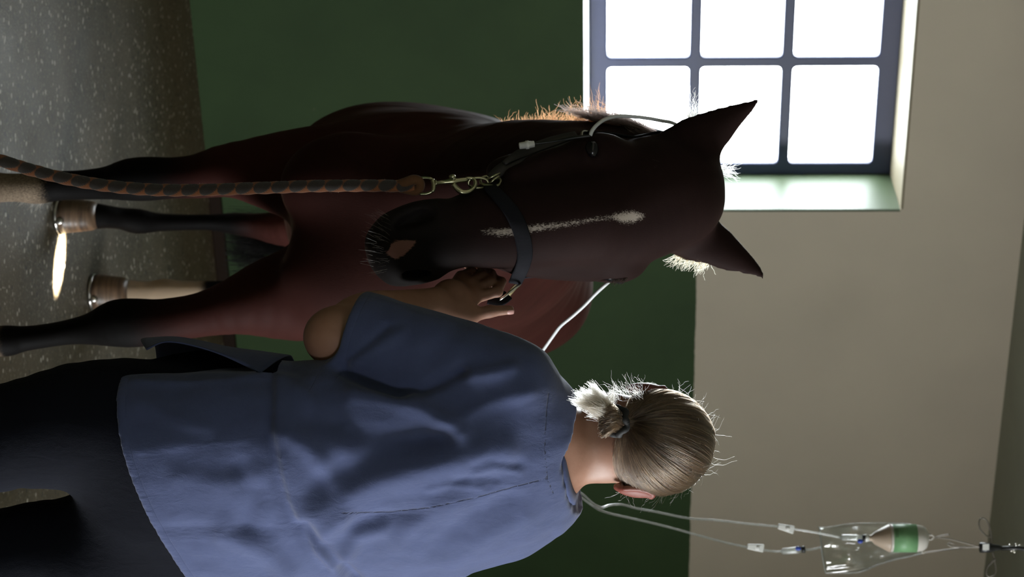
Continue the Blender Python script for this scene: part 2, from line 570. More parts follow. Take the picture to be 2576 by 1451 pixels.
TH = 0.42
def wall_with_hole():
    b = MB()
    zs = [-0.02, z_b, z_t, Z_C + 0.05]
    # bottom, top, left, right blocks around the recess
    b.rbox(S_L - 0.3, S_R + 0.3, -TH, 0, zs[0], zs[1])
    b.rbox(S_L - 0.3, S_R + 0.3, -TH, 0, zs[2], zs[3])
    b.rbox(S_L - 0.3, s_l, -TH, 0, zs[1], zs[2])
    b.rbox(s_r, S_R + 0.3, -TH, 0, zs[1], zs[2])
    return b
o = wall_with_hole().build('wall_back', M['wall'], smooth=False); tag(o, kind='structure')
b = MB(); b.rbox(S_L - 0.3, S_L, 0, D_F, -0.02, Z_C + 0.05); tag(b.build('wall_left', M['wall'], smooth=False), kind='structure')
W2 = (-2.5, -1.9, 1.6, 2.2)              # unseen opening added behind the camera to let in fill light
b = MB()
b.rbox(S_L - 0.3, W2[0], D_F, D_F + 0.3, -0.02, Z_C + 0.05); b.rbox(W2[1], S_R + 0.3, D_F, D_F + 0.3, -0.02, Z_C + 0.05)
b.rbox(W2[0], W2[1], D_F, D_F + 0.3, -0.02, W2[2]); b.rbox(W2[0], W2[1], D_F, D_F + 0.3, W2[3], Z_C + 0.05)
tag(b.build('wall_front', M['wall'], smooth=False), kind='structure')
# right wall with the wide open stable doorway that lights the room
DO_A, DO_B, DO_T = 5.5, 8.5, 2.55
b = MB()
b.rbox(S_R, S_R + 0.3, 0, DO_A, -0.02, Z_C + 0.05)
b.rbox(S_R, S_R + 0.3, DO_B, D_F, -0.02, Z_C + 0.05)
b.rbox(S_R, S_R + 0.3, DO_A, DO_B, DO_T, Z_C + 0.05)
tag(b.build('wall_right', M['wall'], smooth=False), kind='structure')
b = MB(); b.rbox(S_L - 0.3, S_R + 2.5, -TH, D_F + 0.3, -0.12, 0.0); tag(b.build('floor', M['floor'], smooth=False), kind='structure')
b = MB(); b.rbox(S_L - 0.3, S_R + 0.3, -TH, D_F + 0.3, Z_C, Z_C + 0.15); tag(b.build('ceiling', M['ceil'], smooth=False), kind='structure')

# recess lining: the painted plaster inside the window opening
def lining(name, P, material):
    b = MB(); b.box8(P); return tag(b.build(name, material, smooth=False, bevel=0.004), kind='structure')
e = 0.012
# right cheek, tapering in towards the frame
lining('trim_1', [rp(s_r - 0.001, 0.002, z_b), rp(s_r + 0.01, 0.002, z_b), rp(s_r + 0.01, DW - 0.06, z_b), rp(fs_r - 0.004, DW - 0.06, z_b),
                  rp(s_r - 0.001, 0.002, z_t), rp(s_r + 0.01, 0.002, z_t), rp(s_r + 0.01, DW - 0.06, z_t), rp(fs_r - 0.004, DW - 0.06, z_t)], M['green_reveal'])
lining('trim_2', [rp(s_l - 0.01, 0.002, z_b), rp(s_l + 0.001, 0.002, z_b), rp(fs_l + 0.004, DW - 0.06, z_b), rp(s_l - 0.01, DW - 0.06, z_b),
                  rp(s_l - 0.01, 0.002, z_t), rp(s_l + 0.001, 0.002, z_t), rp(fs_l + 0.004, DW - 0.06, z_t), rp(s_l - 0.01, DW - 0.06, z_t)], M['green_reveal'])
# head of the recess
lining('trim_3', [rp(s_l, 0.002, z_t - 0.001), rp(s_r, 0.002, z_t - 0.001), rp(s_r, DW - 0.06, fz_t - 0.002), rp(s_l, DW - 0.06, fz_t - 0.002),
                  rp(s_l, 0.002, z_t + 0.01), rp(s_r, 0.002, z_t + 0.01), rp(s_r, DW - 0.06, z_t + 0.01), rp(s_l, DW - 0.06, z_t + 0.01)], M['cream'])
# sloping sill
lining('trim_4', [rp(s_l - 0.0, -0.004, z_b - 0.01), rp(s_r, -0.004, z_b - 0.01), rp(s_r, DW - 0.06, z_b - 0.01), rp(s_l, DW - 0.06, z_b - 0.01),
                  rp(s_l - 0.0, -0.004, z_b + 0.002), rp(s_r, -0.004, z_b + 0.002), rp(s_r, DW - 0.06, fz_b), rp(s_l, DW - 0.06, fz_b)], M['sill'])

# cast window frame with round-cornered panes
win = empty('window_1', rp((fs_l + fs_r) / 2, DW, fz_b)); tag(win, kind='structure')
def rrect(cu, x0, x1, y0, y1, r, hole=False, n=6):
    pts = []
    for cx, cy, a0 in ((x1 - r, y1 - r, 0), (x0 + r, y1 - r, 90), (x0 + r, y0 + r, 180), (x1 - r, y0 + r, 270)):
        for k in range(n + 1):
            a = math.radians(a0 + 90 * k / n); pts.append((cx + r * math.cos(a), cy + r * math.sin(a)))
    if hole: pts = pts[::-1]
    sp_ = cu.splines.new('POLY'); sp_.points.add(len(pts) - 1)
    for p, q in zip(sp_.points, pts): p.co = (q[0], q[1], 0, 1)
    sp_.use_cyclic_u = True
def frame_mesh(name, outer, holes, depth, bev, d, material, parent, r=0.018):
    cu = bpy.data.curves.new(name, 'CURVE'); cu.dimensions = '2D'; cu.fill_mode = 'BOTH'
    cu.extrude = depth / 2 - bev; cu.bevel_depth = bev; cu.bevel_resolution = 2; cu.offset = -bev
    rrect(cu, *outer, 0.004)
    for hq in holes: rrect(cu, *hq, r, True)
    tmp = bpy.data.objects.new('tmp', cu); C.objects.link(tmp)
    bpy.context.view_layer.update()
    me = bpy.data.meshes.new_from_object(tmp.evaluated_get(bpy.context.evaluated_depsgraph_get()))
    bpy.data.objects.remove(tmp); bpy.data.curves.remove(cu)
    co = np.empty(len(me.vertices) * 3, np.float32); me.vertices.foreach_get('co', co); co = co.reshape(-1, 3)
    W = WO + co[:, :1] * WS + (d + co[:, 2:3]) * WN + co[:, 1:2] * WU
    me.vertices.foreach_set('co', W.astype(np.float32).ravel()); me.update()
    o_ = wrap(name, me, material, parent, smooth=False)
    return o_
holes = [(c[0], c[1], r_[0], r_[1]) for c in pane for r_ in rows]
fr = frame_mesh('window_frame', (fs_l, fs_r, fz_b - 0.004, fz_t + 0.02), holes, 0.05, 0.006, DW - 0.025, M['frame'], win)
gl = mat('window_glass', (1, 1, 1), 0.03); t = NT(gl)
tr = t.new('ShaderNodeBsdfTransparent'); tr.inputs[0].default_value = (0.93, 0.95, 0.95, 1)
gs = t.new('ShaderNodeBsdfGlossy'); gs.inputs['Roughness'].default_value = 0.05
mx = t.new('ShaderNodeMixShader'); mx.inputs[0].default_value = 0.06
t.l.new(tr.outputs[0], mx.inputs[1]); t.l.new(gs.outputs[0], mx.inputs[2])
t.l.new(mx.outputs[0], t.n['Material Output'].inputs['Surface'])
for hq in holes:
    b = MB(); b.rbox(hq[0] - 0.004, hq[1] + 0.004, DW - 0.028, DW - 0.024, hq[2] - 0.004, hq[3] + 0.004)
    b.build('glass_pane', gl, win, smooth=False)
# dark board along the foot of the wall, from behind the horse to the right
zb0 = wallpix(480, 509)[0]
b = MB(); b.rbox(zb0 - 0.16, S_R, 0.002, 0.03, 0.0, 0.045)
tag(b.build('baseboard_back', M['board'], smooth=False, bevel=0.004), kind='structure')

# daylight enters through the window and the doorway (portals only guide the sampling of the sky)
def portal(name, mid, w, h, facing):
    l = bpy.data.lights.new(name, 'AREA'); l.shape = 'RECTANGLE'; l.size = w; l.size_y = h
    l.cycles.is_portal = True
    o_ = bpy.data.objects.new(name, l); C.objects.link(o_)
    z_ = -np.asarray(facing); y_ = WU; x_ = np.cross(y_, z_)
    mm = Matrix.Identity(4)
    for i, v in enumerate((x_, y_, z_)): mm.col[i] = (*v, 0)
    mm.col[3] = (*mid, 1)
    o_.matrix_world = mm
portal('window_daylight', rp((fs_l + fs_r) / 2, DW - 0.08, (fz_b + fz_t) / 2), fs_r - fs_l, fz_t - fz_b, WN)
portal('front_fill_daylight', rp((W2[0] + W2[1]) / 2, D_F + .25, (W2[2] + W2[3]) / 2), W2[1] - W2[0], W2[3] - W2[2], -WN)
portal('doorway_daylight', rp(S_R + 0.25, (DO_A + DO_B) / 2, DO_T / 2), DO_B - DO_A, DO_T, -WS)
# added sun lamp, sent through the window to rim-light mane, hair and shoulder
sl_d = bpy.data.lights.new('rim_sun', 'SUN'); sl_d.energy = 4.5; sl_d.angle = math.radians(12); sl_d.color = (0.90, 0.95, 1.0)
sl_o = bpy.data.objects.new('rim_sun', sl_d); C.objects.link(sl_o)
sdir = rp((fs_l + fs_r) / 2, DW, (fz_b + fz_t) / 2) - np.array([0.15, 3.3, 1.55])
sl_o.location = tuple(rp(fs_l, -3, 3)); sl_o.rotation_euler = Vector(sdir).to_track_quat('Z', 'Y').to_euler()
# narrow spot added inside the room, standing in for low sun from the right
sun_t = at(150, 660, 5.345); sun_t[2] = 0.0
sb = bpy.data.lights.new('sunbeam_spot', 'SPOT'); sb.energy = 160000; sb.spot_size = math.radians(1.28); sb.spot_blend = 0.35
sb.shadow_soft_size = 0.012; sb.color = (1.0, 0.9, 0.76)
so = bpy.data.objects.new('sunbeam_spot', sb); C.objects.link(so)
sv = np.array([1.6, -0.85, 1.0]) * 2.05; so.location = tuple(sun_t + sv)
so.rotation_euler = Vector(sv).to_track_quat('Z', 'Y').to_euler()

# ================================================================== THE HORSE
HL = np.array([0.978, 0.208, 0.0])          # across the face, towards the picture's right
HF = np.array([0.208, -0.978, 0.0])         # out of the face
def px(w, Y): return w * Y / FPX
horse_body = Body()
hb = horse_body
# trunk, from the chest back to the buttocks
hb.loft([(-.115, 4.22, 1.00, .13, .16), (-.125, 4.38, 1.05, .215, .27), (-.140, 4.60, 1.10, .255, .335), (-.145, 4.85, 1.08, .285, .37),
         (-.15, 5.15, 1.06, .310, .365), (-.11, 5.42, 1.10, .305, .335), (-.09, 5.68, 1.15, .285, .295), (-.09, 5.90, 1.13, .235, .25),
         (-.09, 6.02, 1.08, .14, .17)], n=4)
hb.ell((-.285, 4.95, .90), (.16, .42, .20), k=.12)                                  # round of the belly
for sx in (-1, 1):
    hb.ell((-.09 + sx * .13, 5.60, 1.235), (.145, .24, .195), k=.08)                # croup
    hb.ell((-.09 + sx * .15, 5.72, .93), (.115, .20, .27), k=.10)                   # thigh
    hb.ell((-.12 + sx * .095, 4.17, .945), (.115, .10, .15), k=.07)                 # breast muscle
hb.ell((-.290, 4.52, 1.04), (.10, .20, .25), k=.09)                                  # shoulders
hb.ell((.015, 4.43, 1.02), (.10, .20, .25), k=.09)
hb.ell((-.262, 4.47, .80), (.085, .12, .13), k=.06)
hb.ell((.010, 4.30, .82), (.08, .11, .13), k=.06)
# neck
hb.loft([(-.165, 3.70, 1.52, .075, .085), (-.205, 3.82, 1.49, .090, .135), (-.218, 3.98, 1.39, .105, .18), (-.200, 4.2, 1.25, .135, .23),
         (-.165, 4.42, 1.13, .17, .27), (-.14, 4.65, 1.10, .18, .26)], k=.09, n=3)
CREST = [(-.185, 3.71, 1.575), (-.255, 3.82, 1.595), (-.285, 3.98, 1.525), (-.26, 4.2, 1.465), (-.20, 4.48, 1.44)]
hb.loft([(*c, .034, .05) for c in CREST], k=.07, n=3)
hb.loft([(-.30, 3.98, 1.43, .02, .06), (-.315, 4.12, 1.30, .022, .07), (-.315, 4.35, 1.18, .02, .06)], k=.06, n=3)
# fore legs
def leg(nodes, **kw): hb.loft(nodes, side=(1, 0, 0), k=kw.get('k', .05), n=3)
leg([(-.255, 4.47, .80, .085, .11), (-.268, 4.46, .65, .064, .085), (-.254, 4.46, .56, .050, .062), (-.250, 4.46, .50, .047, .054),
     (-.248, 4.45, .452, .050, .052), (-.246, 4.45, .407, .048, .050), (-.240, 4.47, .353, .038, .040), (-.236, 4.48, .29, .034, .038),
     (-.234, 4.48, .236, .034, .038), (-.229, 4.47, .19, .037, .043), (-.228, 4.44, .15, .032, .034), (-.227, 4.41, .10, .036, .036), (-.227, 4.395, .07, .044, .045)], k=.06)
leg([(.02, 4.29, .80, .085, .11), (.035, 4.25, .70, .064, .085), (.056, 4.24, .613, .048, .06), (.070, 4.23, .53, .048, .053),
     (.0735, 4.22, .477, .0525, .052), (.0745, 4.22, .434, .051, .05), (.085, 4.235, .384, .037, .04), (.093, 4.245, .33, .028, .034),
     (.102, 4.25, .273, .026, .033), (.109, 4.25, .22, .028, .036), (.113, 4.24, .188, .034, .042), (.114, 4.21, .15, .031, .034), (.115, 4.18, .10, .036, .036), (.115, 4.165, .07, .044, .045)], k=.06)
# hind legs
leg([(-.20, 5.70, .80, .10, .17), (-.18, 5.62, .65, .070, .11), (-.172, 5.62, .56, .050, .075), (-.178, 5.62, .49, .036, .055), (-.183, 5.60, .44, .032, .045),
     (-.186, 5.55, .378, .0235, .034), (-.185, 5.52, .314, .0225, .031), (-.184, 5.48, .239, .026, .034), (-.186, 5.45, .19, .035, .04),
     (-.193, 5.42, .15, .030, .031), (-.197, 5.385, .11, .033, .034), (-.198, 5.375, .08, .038, .04)], k=.07)
leg([(.02, 5.95, .80, .10, .16), (.01, 5.95, .65, .070, .11), (.005, 5.97, .56, .050, .075), (.005, 5.98, .49, .038, .055), (.005, 5.95, .44, .034, .045),
     (.004, 5.90, .378, .028, .034), (.004, 5.86, .314, .027, .032), (.006, 5.82, .239, .029, .036), (.008, 5.80, .19, .037, .042),
     (.010, 5.78, .15, .032, .032), (.0115, 5.755, .11, .035, .035), (.0115, 5.74, .08, .040, .042)], k=.07)
# tail dock
hb.loft([(-.09, 6.0, 1.24, .03, .03), (-.09, 6.08, 1.14, .03, .03), (-.09, 6.09, .95, .025, .025)], k=.04)

# head: centre line from the poll to the lips  (photo x, photo y, width px, front distance, half depth)
HEAD = [(1727, 486, 110, 3.575, .05), (1706, 480, 215, 3.54, .08), (1682, 482, 268, 3.515, .10), (1640, 492, 290, 3.49, .12), (1545, 522, 294, 3.465, .13),
        (1440, 538, 262, 3.435, .125), (1360, 550, 240, 3.415, .105), (1290, 560, 226, 3.40, .085), (1235, 570, 206, 3.385, .07), (1170, 581, 174, 3.375, .060), (1110, 597, 170, 3.365, .060),
        (1050, 610, 172, 3.36, .060), (1005, 620, 158, 3.365, .055), (980, 627, 125, 3.375, .040), (968, 631, 80, 3.39, .025)]
hn = []
for x, y, w, Yf, dp in HEAD:
    P = at(x, y, Yf + dp); hn.append((*P, px(w / 2, Yf + dp), dp))
hb.loft(hn, side=HL, k=.035, n=4, e=2.4)
hx = np.array([h[0] for h in HEAD][::-1]); hY = np.array([h[3] for h in HEAD][::-1]); hc = np.array([h[1] for h in HEAD][::-1])
def face(x, y, out=0.0):
    """place on the front of the face near photo pixel"""
    return at(x, y, float(np.interp(x, hx, hY)) - out)
def headpt(x, y, back):
    return at(x, y, float(np.interp(x, hx, hY)) + back)
# jowls
hb.ell(headpt(1400, 425, .17), (.035, .10, .125), k=.05)
hb.ell(headpt(1400, 650, .20), (.035, .10, .125), k=.05)
hb.ell(headpt(1375, 535, .21), (.075, .07, .12), k=.06)
# brow, eye sockets, cheek crests, nose bone
hb.ell(headpt(1508, 378, .085), (.030, .045, .042), k=.04)
hb.ell(headpt(1552, 668, .13), (.026, .045, .040), k=.04)
hb.loft([(*headpt(1455, 388, .08), .016, .02), (*headpt(1370, 407, .065), .014, .018), (*headpt(1290, 436, .06), .010, .014)], k=.03)
hb.loft([(*headpt(1470, 676, .115), .016, .02), (*headpt(1380, 676, .10), .014, .018), (*headpt(1300, 672, .09), .010, .014)], k=.03)
hb.loft([(*headpt(1500, 552, .03), .045, .03), (*headpt(1300, 575, .025), .035, .028), (*headpt(1130, 597, .028), .028, .028)], side=HL, k=.04)
# nostril wings, lips and chin
NL = [(1095, 532, .045), (1060, 535, .045), (1020, 549, .040), (990, 572, .036)]
hb.loft([(*headpt(a, b, c), .018, .024) for a, b, c in NL], k=.03)
hb.loft([(*headpt(1085, 676, .075), .018, .024), (*headpt(1045, 683, .075), .020, .026), (*headpt(1000, 674, .065), .017, .022)], k=.03)
hb.ell(headpt(996, 628, .045), (.048, .033, .024), k=.03)
hb.ell(headpt(1016, 638, .12), (.042, .036, .032), k=.03)
hb.ell(headpt(1000, 632, .075), (.050, .040, .026), k=.03)
# nostril openings
hb.loft([(*headpt(1070, 541, .018), .008, .018), (*headpt(1046, 549, .008), .0125, .022), (*headpt(1018, 560, .010), .010, .018), (*headpt(1000, 574, .012), .005, .012)], side=HL, k=.012, sub=True)
hb.loft([(*headpt(1070, 681, .045), .008, .016), (*headpt(1042, 684, .042), .011, .020), (*headpt(1014, 679, .040), .008, .016)], side=HL, k=.012, sub=True)
hb.loft([(*headpt(968, 580, .03), .022, .004), (*headpt(962, 635, .022), .022, .004), (*headpt(970, 684, .045), .022, .004)], side=(0, 1, 0), k=.010, sub=True)
# eye openings
EYE_L = headpt(1490, 383, .050)
EYE_R = headpt(1535, 680, .125)
hb.ell(EYE_L + np.array([-.008, -.010, 0]), (.017, .019, .013), k=.008, sub=True)
hb.ell(EYE_R + np.array([.012, -.006, 0]), (.019, .019, .015), k=.010, sub=True)
# lid folds
def lid(P, sx, k=.012):
    q = [P + np.array([sx * .004 - sx * .012 * math.cos(a) * .4, -.010, .0]) + np.array([sx * -.004 * math.cos(a), -.012 * math.sin(a) * .5, .017 * math.sin(a)]) for a in np.linspace(.2, 2.9, 6)]
    return q
hb.loft([(*headpt(1484, 360, .064), .005, .005), (*headpt(1504, 366, .042), .006, .006), (*headpt(1512, 382, .034), .007, .007), (*headpt(1507, 397, .034), .006, .006)], k=.012)
hb.loft([(*headpt(1473, 368, .058), .004, .004), (*headpt(1469, 384, .042), .004, .004), (*headpt(1477, 400, .040), .004, .004)], k=.012)
# ears
def ear(pts, Y0, Y1, cav):
    n_ = len(pts); nodes = []; cut_ = []
    for i, (x, y, w) in enumerate(pts):
        Y = Y0 + (Y1 - Y0) * i / (n_ - 1); P = at(x, y, Y)
        nodes.append((*P, px(w / 2, Y), min(.028, px(w / 2, Y) * .8)))
        if 0 < i < n_ - 1: cut_.append((*(P + np.asarray(cav) * px(w, Y) * .5), px(w * .22, Y), min(.014, px(w / 2, Y) * .4)))
    hb.loft(nodes, side=(1, 0, 0), k=.03, n=4)
    hb.loft(cut_, side=(1, 0, 0), k=.010, n=3, sub=True)
ear([(1712, 368, 104), (1752, 350, 124), (1790, 326, 108), (1824, 302, 80), (1861, 278, 52), (1890, 260, 30), (1907, 250, 10)], 3.60, 3.60, (-.75, .2, -.1))
ear([(1705, 588, 98), (1748, 598, 122), (1790, 615, 112), (1830, 641, 90), (1866, 662, 64), (1897, 682, 40), (1921, 697, 12)], 3.66, 3.68, (.75, .25, .1))
# poll, forelock base

hV, hQ = hb.surface(0.0052)
hV = relax(hV, hQ, 2, .5)
hNv = vnormals(hV, hQ)
H0 = face(1800, 488)
HA = face(1000, 622) - H0; HA /= np.linalg.norm(HA)
def hloc(P):
    P = np.atleast_2d(P) - H0
    return np.stack([P @ HL, P @ HA], 1)
loc = hloc(hV)
is_head = (hV[:, 1] < 3.80) & (loc[:, 1] > -.25) & (hV[:, 2] > .9) & (hV[:, 1] < 3.62 + .25 * (loc[:, 1] > .1))
front = is_head & ((hNv @ HF) > 0.0)
def mark(line):
    L = np.array([hloc(face(x, y))[0] for x, y, w in line]); W = np.array([px(w, 3.42) for x, y, w in line])
    d, sg, ar = pdist(loc, L)
    cum = np.concatenate([[0], np.cumsum(np.linalg.norm(np.diff(L, axis=0), axis=1))]); cum /= cum[-1]
    v = (np.interp(ar, cum, W) - d) / 0.012
    return np.where(front, np.clip(v, -1.5, 1.5), -1.5)
blaze = np.maximum.reduce([mark([(1612, 541, 7), (1590, 543, 17), (1560, 545, 15), (1535, 541, 7)]), mark([(1540, 541, 4), (1480, 549, 5), (1410, 562, 6), (1360, 568, 9), (1320, 573, 10)]),
                           mark([(1290, 579, 11), (1250, 581, 10), (1218, 581, 6), (1205, 580, 2)])])
snip = np.maximum(mark([(968, 628, 9), (985, 632, 20), (1005, 622, 21), (1030, 612, 12), (1046, 606, 3)]), -1.5)
# coat: bay with black points
x_, y_, z_ = hV.T
bay = np.array([.047, .0148, .0122]); dk = np.array([.0190, .0098, .0090]); black = np.array([.0042, .0038, .0038])
t_head = np.where(is_head, 1.0, sstep(y_, 4.35, 3.75))
colr = bay * (1 - t_head[:, None]) + dk * t_head[:, None]
muz = sstep(loc[:, 1], .43, .56) * is_head
colr = colr * (1 - muz[:, None]) + np.array([.0165, .0140, .0135]) * muz[:, None]
legb = np.where(y_ < 5.0, sstep(z_, .62, .46), sstep(z_, .56, .42))
legb = legb * (z_ < .75)
colr = colr * (1 - legb[:, None]) + black * legb[:, None]
# pale socks
sockL = (y_ < 5) & (x_ < -.1); sockR = (y_ < 5) & (x_ >= -.1); hindR = (y_ > 5) & (x_ > -.08)
sock = .62 * np.where(sockL, sstep(z_, .25, .19), 0) + .62 * np.where(sockR, sstep(z_, .215, .165), 0) + np.where(hindR, sstep(z_, .33, .27), 0)
sock = np.clip(sock, 0, 1)
tips = ((np.isin(np.arange(len(hV)), [])))
eartip = sstep(z_, 1.745, 1.775) * is_head
colr = colr * (1 - eartip[:, None] * .7)

def coat_mat():
    m = mat('bay_horse_coat', rough=0.5); t = NT(m)
    oc = t.coord('Object', (1, 1, 0.13))
    hair = t.noise(650, 3, 0.7, oc); soft = t.noise(7, 4, 0.6, t.coord('Object'))
    a = t.attr('coat'); bl = t.attr('blaze'); sn = t.attr('snip'); sk = t.attr('sock')
    c = t.mix(0.55, a.outputs['Color'], t.ramp(soft, [(0.3, (0.72, 0.7, 0.7)), (0.7, (1.2, 1.18, 1.15))]), 'MULTIPLY')
    c = t.mix(0.5, c, t.ramp(hair, [(0.3, (0.75, 0.75, 0.75)), (0.7, (1.25, 1.22, 1.2))]), 'MULTIPLY')
    hz = t.math('MULTIPLY', t.math('SUBTRACT', hair, 0.5), 2.4)
    mb = t.smooth(t.math('ADD', bl.outputs['Fac'], hz), -0.05, 0.55)
    c = t.mix(t.math('MULTIPLY', mb, 0.85), c, (0.50, 0.43, 0.37))
    ms = t.smooth(t.math('ADD', sn.outputs['Fac'], t.math('MULTIPLY', hz, 0.35)), 0.0, 0.25)
    c = t.mix(t.math('MULTIPLY', ms, 0.9), c, (0.32, 0.165, 0.14))
    mk = t.smooth(t.math('ADD', sk.outputs['Fac'], t.math('MULTIPLY', hz, 0.35)), 0.3, 0.95)
    c = t.mix(mk, c, (0.36, 0.27, 0.19))
    t.set('Base Color', c)
    t.b.inputs['Specular IOR Level'].default_value = 0.06
    t.b.inputs['Sheen Weight'].default_value = 0.03
    t.b.inputs['Sheen Roughness'].default_value = 0.35
    t.b.inputs['Sheen Tint'].default_value = (0.75, 0.42, 0.30, 1)
    t.set('Roughness', t.math('MULTIPLY_ADD', hair, 0.2, 0.55))
    t.bump(hair, 0.25, 0.0015)
    return m
M['coat'] = coat_mat()
horse = empty('horse', (-.1, 4.9, 0)); tag(horse, 'dark bay horse with a thin white blaze facing the camera', 'horse')
body_o = quads_mesh('body', hV, hQ, M['coat'], horse)
set_attr(body_o, 'coat', colr, 'FLOAT_COLOR'); set_attr(body_o, 'blaze', blaze); set_attr(body_o, 'snip', snip); set_attr(body_o, 'sock', sock)
HBVH = BVHTree.FromPolygons([tuple(v) for v in hV], [tuple(int(i) for i in q) for q in hQ])
def hit(x, y, off=0.0):
    """first point of the horse seen at a photo pixel, lifted off the skin"""
    d = Vector(at(x, y, 1.0) - CAM).normalized()
    h, n, i, dist = HBVH.ray_cast(Vector(CAM), d)
    if h is None: return None, None
    n = np.array(n); n = n if n @ np.array(d) < 0 else -n
    return np.array(h) + n * off, n
def near(P, off=0.0):
    h, n, i, dd = HBVH.find_nearest(Vector(P))
    n = np.array(n)
    return np.array(h) + n * off, n

# eyes
M['eye'] = mat('dark_eye', (0.006, 0.005, 0.007), 0.22)
for P, sx in ((EYE_L, -1), (EYE_R, 1)):
    b = MB(); b.ellip(P + np.array([sx * .002, -.0025, 0]), (.0180, .0185, .0145), 20); b.build('eye', M['eye'], horse)
# hooves
def hoof_mat():
    m = mat('hoof_horn', rough=0.4); t = NT(m)
    n = t.noise(26, 4, 0.6, t.coord('Object', (0.3, 0.3, 4)))
    t.set('Base Color', t.ramp(n, [(0.3, (0.05, 0.032, 0.022)), (0.65, (0.17, 0.105, 0.065))])); t.bump(n, 0.4, 0.003)
    return m
M['hoof'] = hoof_mat(); M['steel'] = mat('worn_steel', (0.55, 0.53, 0.5), 0.3, Metallic=1.0)
for X, Y, r, sc in ((-.227, 4.375, .062, 1), (.115, 4.145, .062, 1), (-.198, 5.35, .049, .95), (.0115, 5.715, .054, .95)):
    b = MB(); V = []; F = []; n = 28; st = [(0.009, 1.0, -.022), (.03, .97, -.018), (.055, .91, -.010), (.08, .85, 0.0), (.095, .80, .006), (.104, .70, .012)]
    for z, q, dy in st:
        for k in range(n):
            a = 2 * math.pi * k / n
            sq = 1.12 if math.sin(a) < 0 else 0.95
            V.append((X + r * q * math.cos(a), Y + dy + r * q * sq * math.sin(a), z * sc))
    for i in range(len(st) - 1):
        for k in range(n): F.append((i * n + k, i * n + (k + 1) % n, (i + 1) * n + (k + 1) % n, (i + 1) * n + k))
    F.append(tuple(range(n - 1, -1, -1))); F.append(tuple((len(st) - 1) * n + k for k in range(n)))
    b.add(V, F); ho = b.build('hoof', M['hoof'], horse)
    b = MB(); ang = np.linspace(-math.pi * 1.25, math.pi * .25, 30)
    ring = [(X + r * .94 * math.cos(a), Y - .022 + r * .94 * (1.12 if math.sin(a) < 0 else .95) * math.sin(a), .006) for a in ang]
    b.tube(ring, .006, 8); b.ellip((X + r * .35, Y - .022 - r * 1.02, .016), (.010, .006, .014), 12)
    b.build('horseshoe', M['steel'], ho)

# hair: mane, forelock, ear tufts, whiskers, tail
def hair_mat(name, col, rough=0.35):
    m = bpy.data.materials.new(name); m.use_nodes = True
    nt = m.node_tree; nt.nodes.clear()
    out = nt.nodes.new('ShaderNodeOutputMaterial'); h = nt.nodes.new('ShaderNodeBsdfHairPrincipled')
    h.parametrization = 'COLOR'
    inf = nt.nodes.new('ShaderNodeHairInfo'); mp = nt.nodes.new('ShaderNodeMix'); mp.data_type = 'RGBA'
    mp.inputs[6].default_value = (*[c * .62 for c in col], 1); mp.inputs[7].default_value = (*[min(c * 1.4, .95) for c in col], 1)
    nt.links.new(inf.outputs['Random'], mp.inputs[0]); nt.links.new(mp.outputs[2], h.inputs['Color'])
    h.inputs['Roughness'].default_value = rough; h.inputs['Radial Roughness'].default_value = .5
    nt.links.new(h.outputs[0], out.inputs[0])
    return m
M['mane'] = hair_mat('backlit_mane_hair', (.062, .015, .0045)); M['darkhair'] = hair_mat('black_horse_hair', (.02, .013, .011)); M['palehair'] = hair_mat('pale_horse_hair', (.62, .50, .36))  # mane colour holds the orange of its backlight
M['goldhair'] = hair_mat('golden_ear_hair', (.50, .27, .11))
def tuft(bases, dirs, lens, curl=0.25, n=9, droop=0.0, jit=0.25):
    out = []
    for b, d, l in zip(bases, dirs, lens):
        d = np.asarray(d, float) + RNG.normal(0, jit, 3); d /= np.linalg.norm(d)
        w = RNG.normal(0, 1, 3); w -= d * (w @ d); w /= np.linalg.norm(w) + 1e-9
        t = np.linspace(0, 1, n)[:, None]; ph = RNG.uniform(0, 6.28); fq = RNG.uniform(1.5, 3.5)
        P = np.asarray(b) + d * l * t + w * l * curl * t * t * RNG.uniform(-1, 1) + w * l * .06 * np.sin(fq * t * 6.28 + ph) * t
        P[:, 2] -= droop * l * (t[:, 0] ** 2)
        out.append(P)
    return out
# mane lying over the near side and ruffled along the crest
cr = spline(CREST, 20)
bs, ds, ls = [], [], []
for i in range(2600):
    q = cr[int(RNG.uniform(.52, .92) * (len(cr) - 1))]; f = RNG.uniform(0, 1)
    p, nn = near(q + np.array([RNG.uniform(-.06, .01), RNG.uniform(-.03, .03), RNG.uniform(.0, .06)]), -.002)
    bs.append(p); ds.append(np.array([-.35, -.1, -.95]) + .18 * nn); ls.append(RNG.uniform(.03, .075))
mane_c = tuft(bs, ds, ls, .3, 9, .5, .22)
mane_o = strands('mane', mane_c, RNG.uniform(.00035, .0006, len(mane_c)), M['mane'], horse)
bs, ds, ls = [], [], []
for i in range(460):
    u = RNG.uniform(0, 1) ** .75; xx = 1262 + 268 * u; yy = np.interp(xx, [1262, 1400, 1530], [302, 290, 268])
    Yy = np.interp(xx, [1270, 1400, 1530, 1700], [4.2, 4.08, 3.97, 3.82])
    p, nn = near(at(xx, yy + RNG.uniform(-4, 14), Yy), -.003)
    bs.append(p); ds.append(np.array([-.8, -.1, RNG.uniform(-.3, .75)])); ls.append((.5 + .95 * u) * (RNG.uniform(.010, .028) if RNG.uniform() < .8 else RNG.uniform(.03, .055)))
fl = tuft(bs, ds, ls, .6, 10, .0, .35)
strands('mane_fringe', fl, RNG.uniform(.0003, .00055, len(fl)), M['mane'], horse)
bs, ds, ls = [], [], []
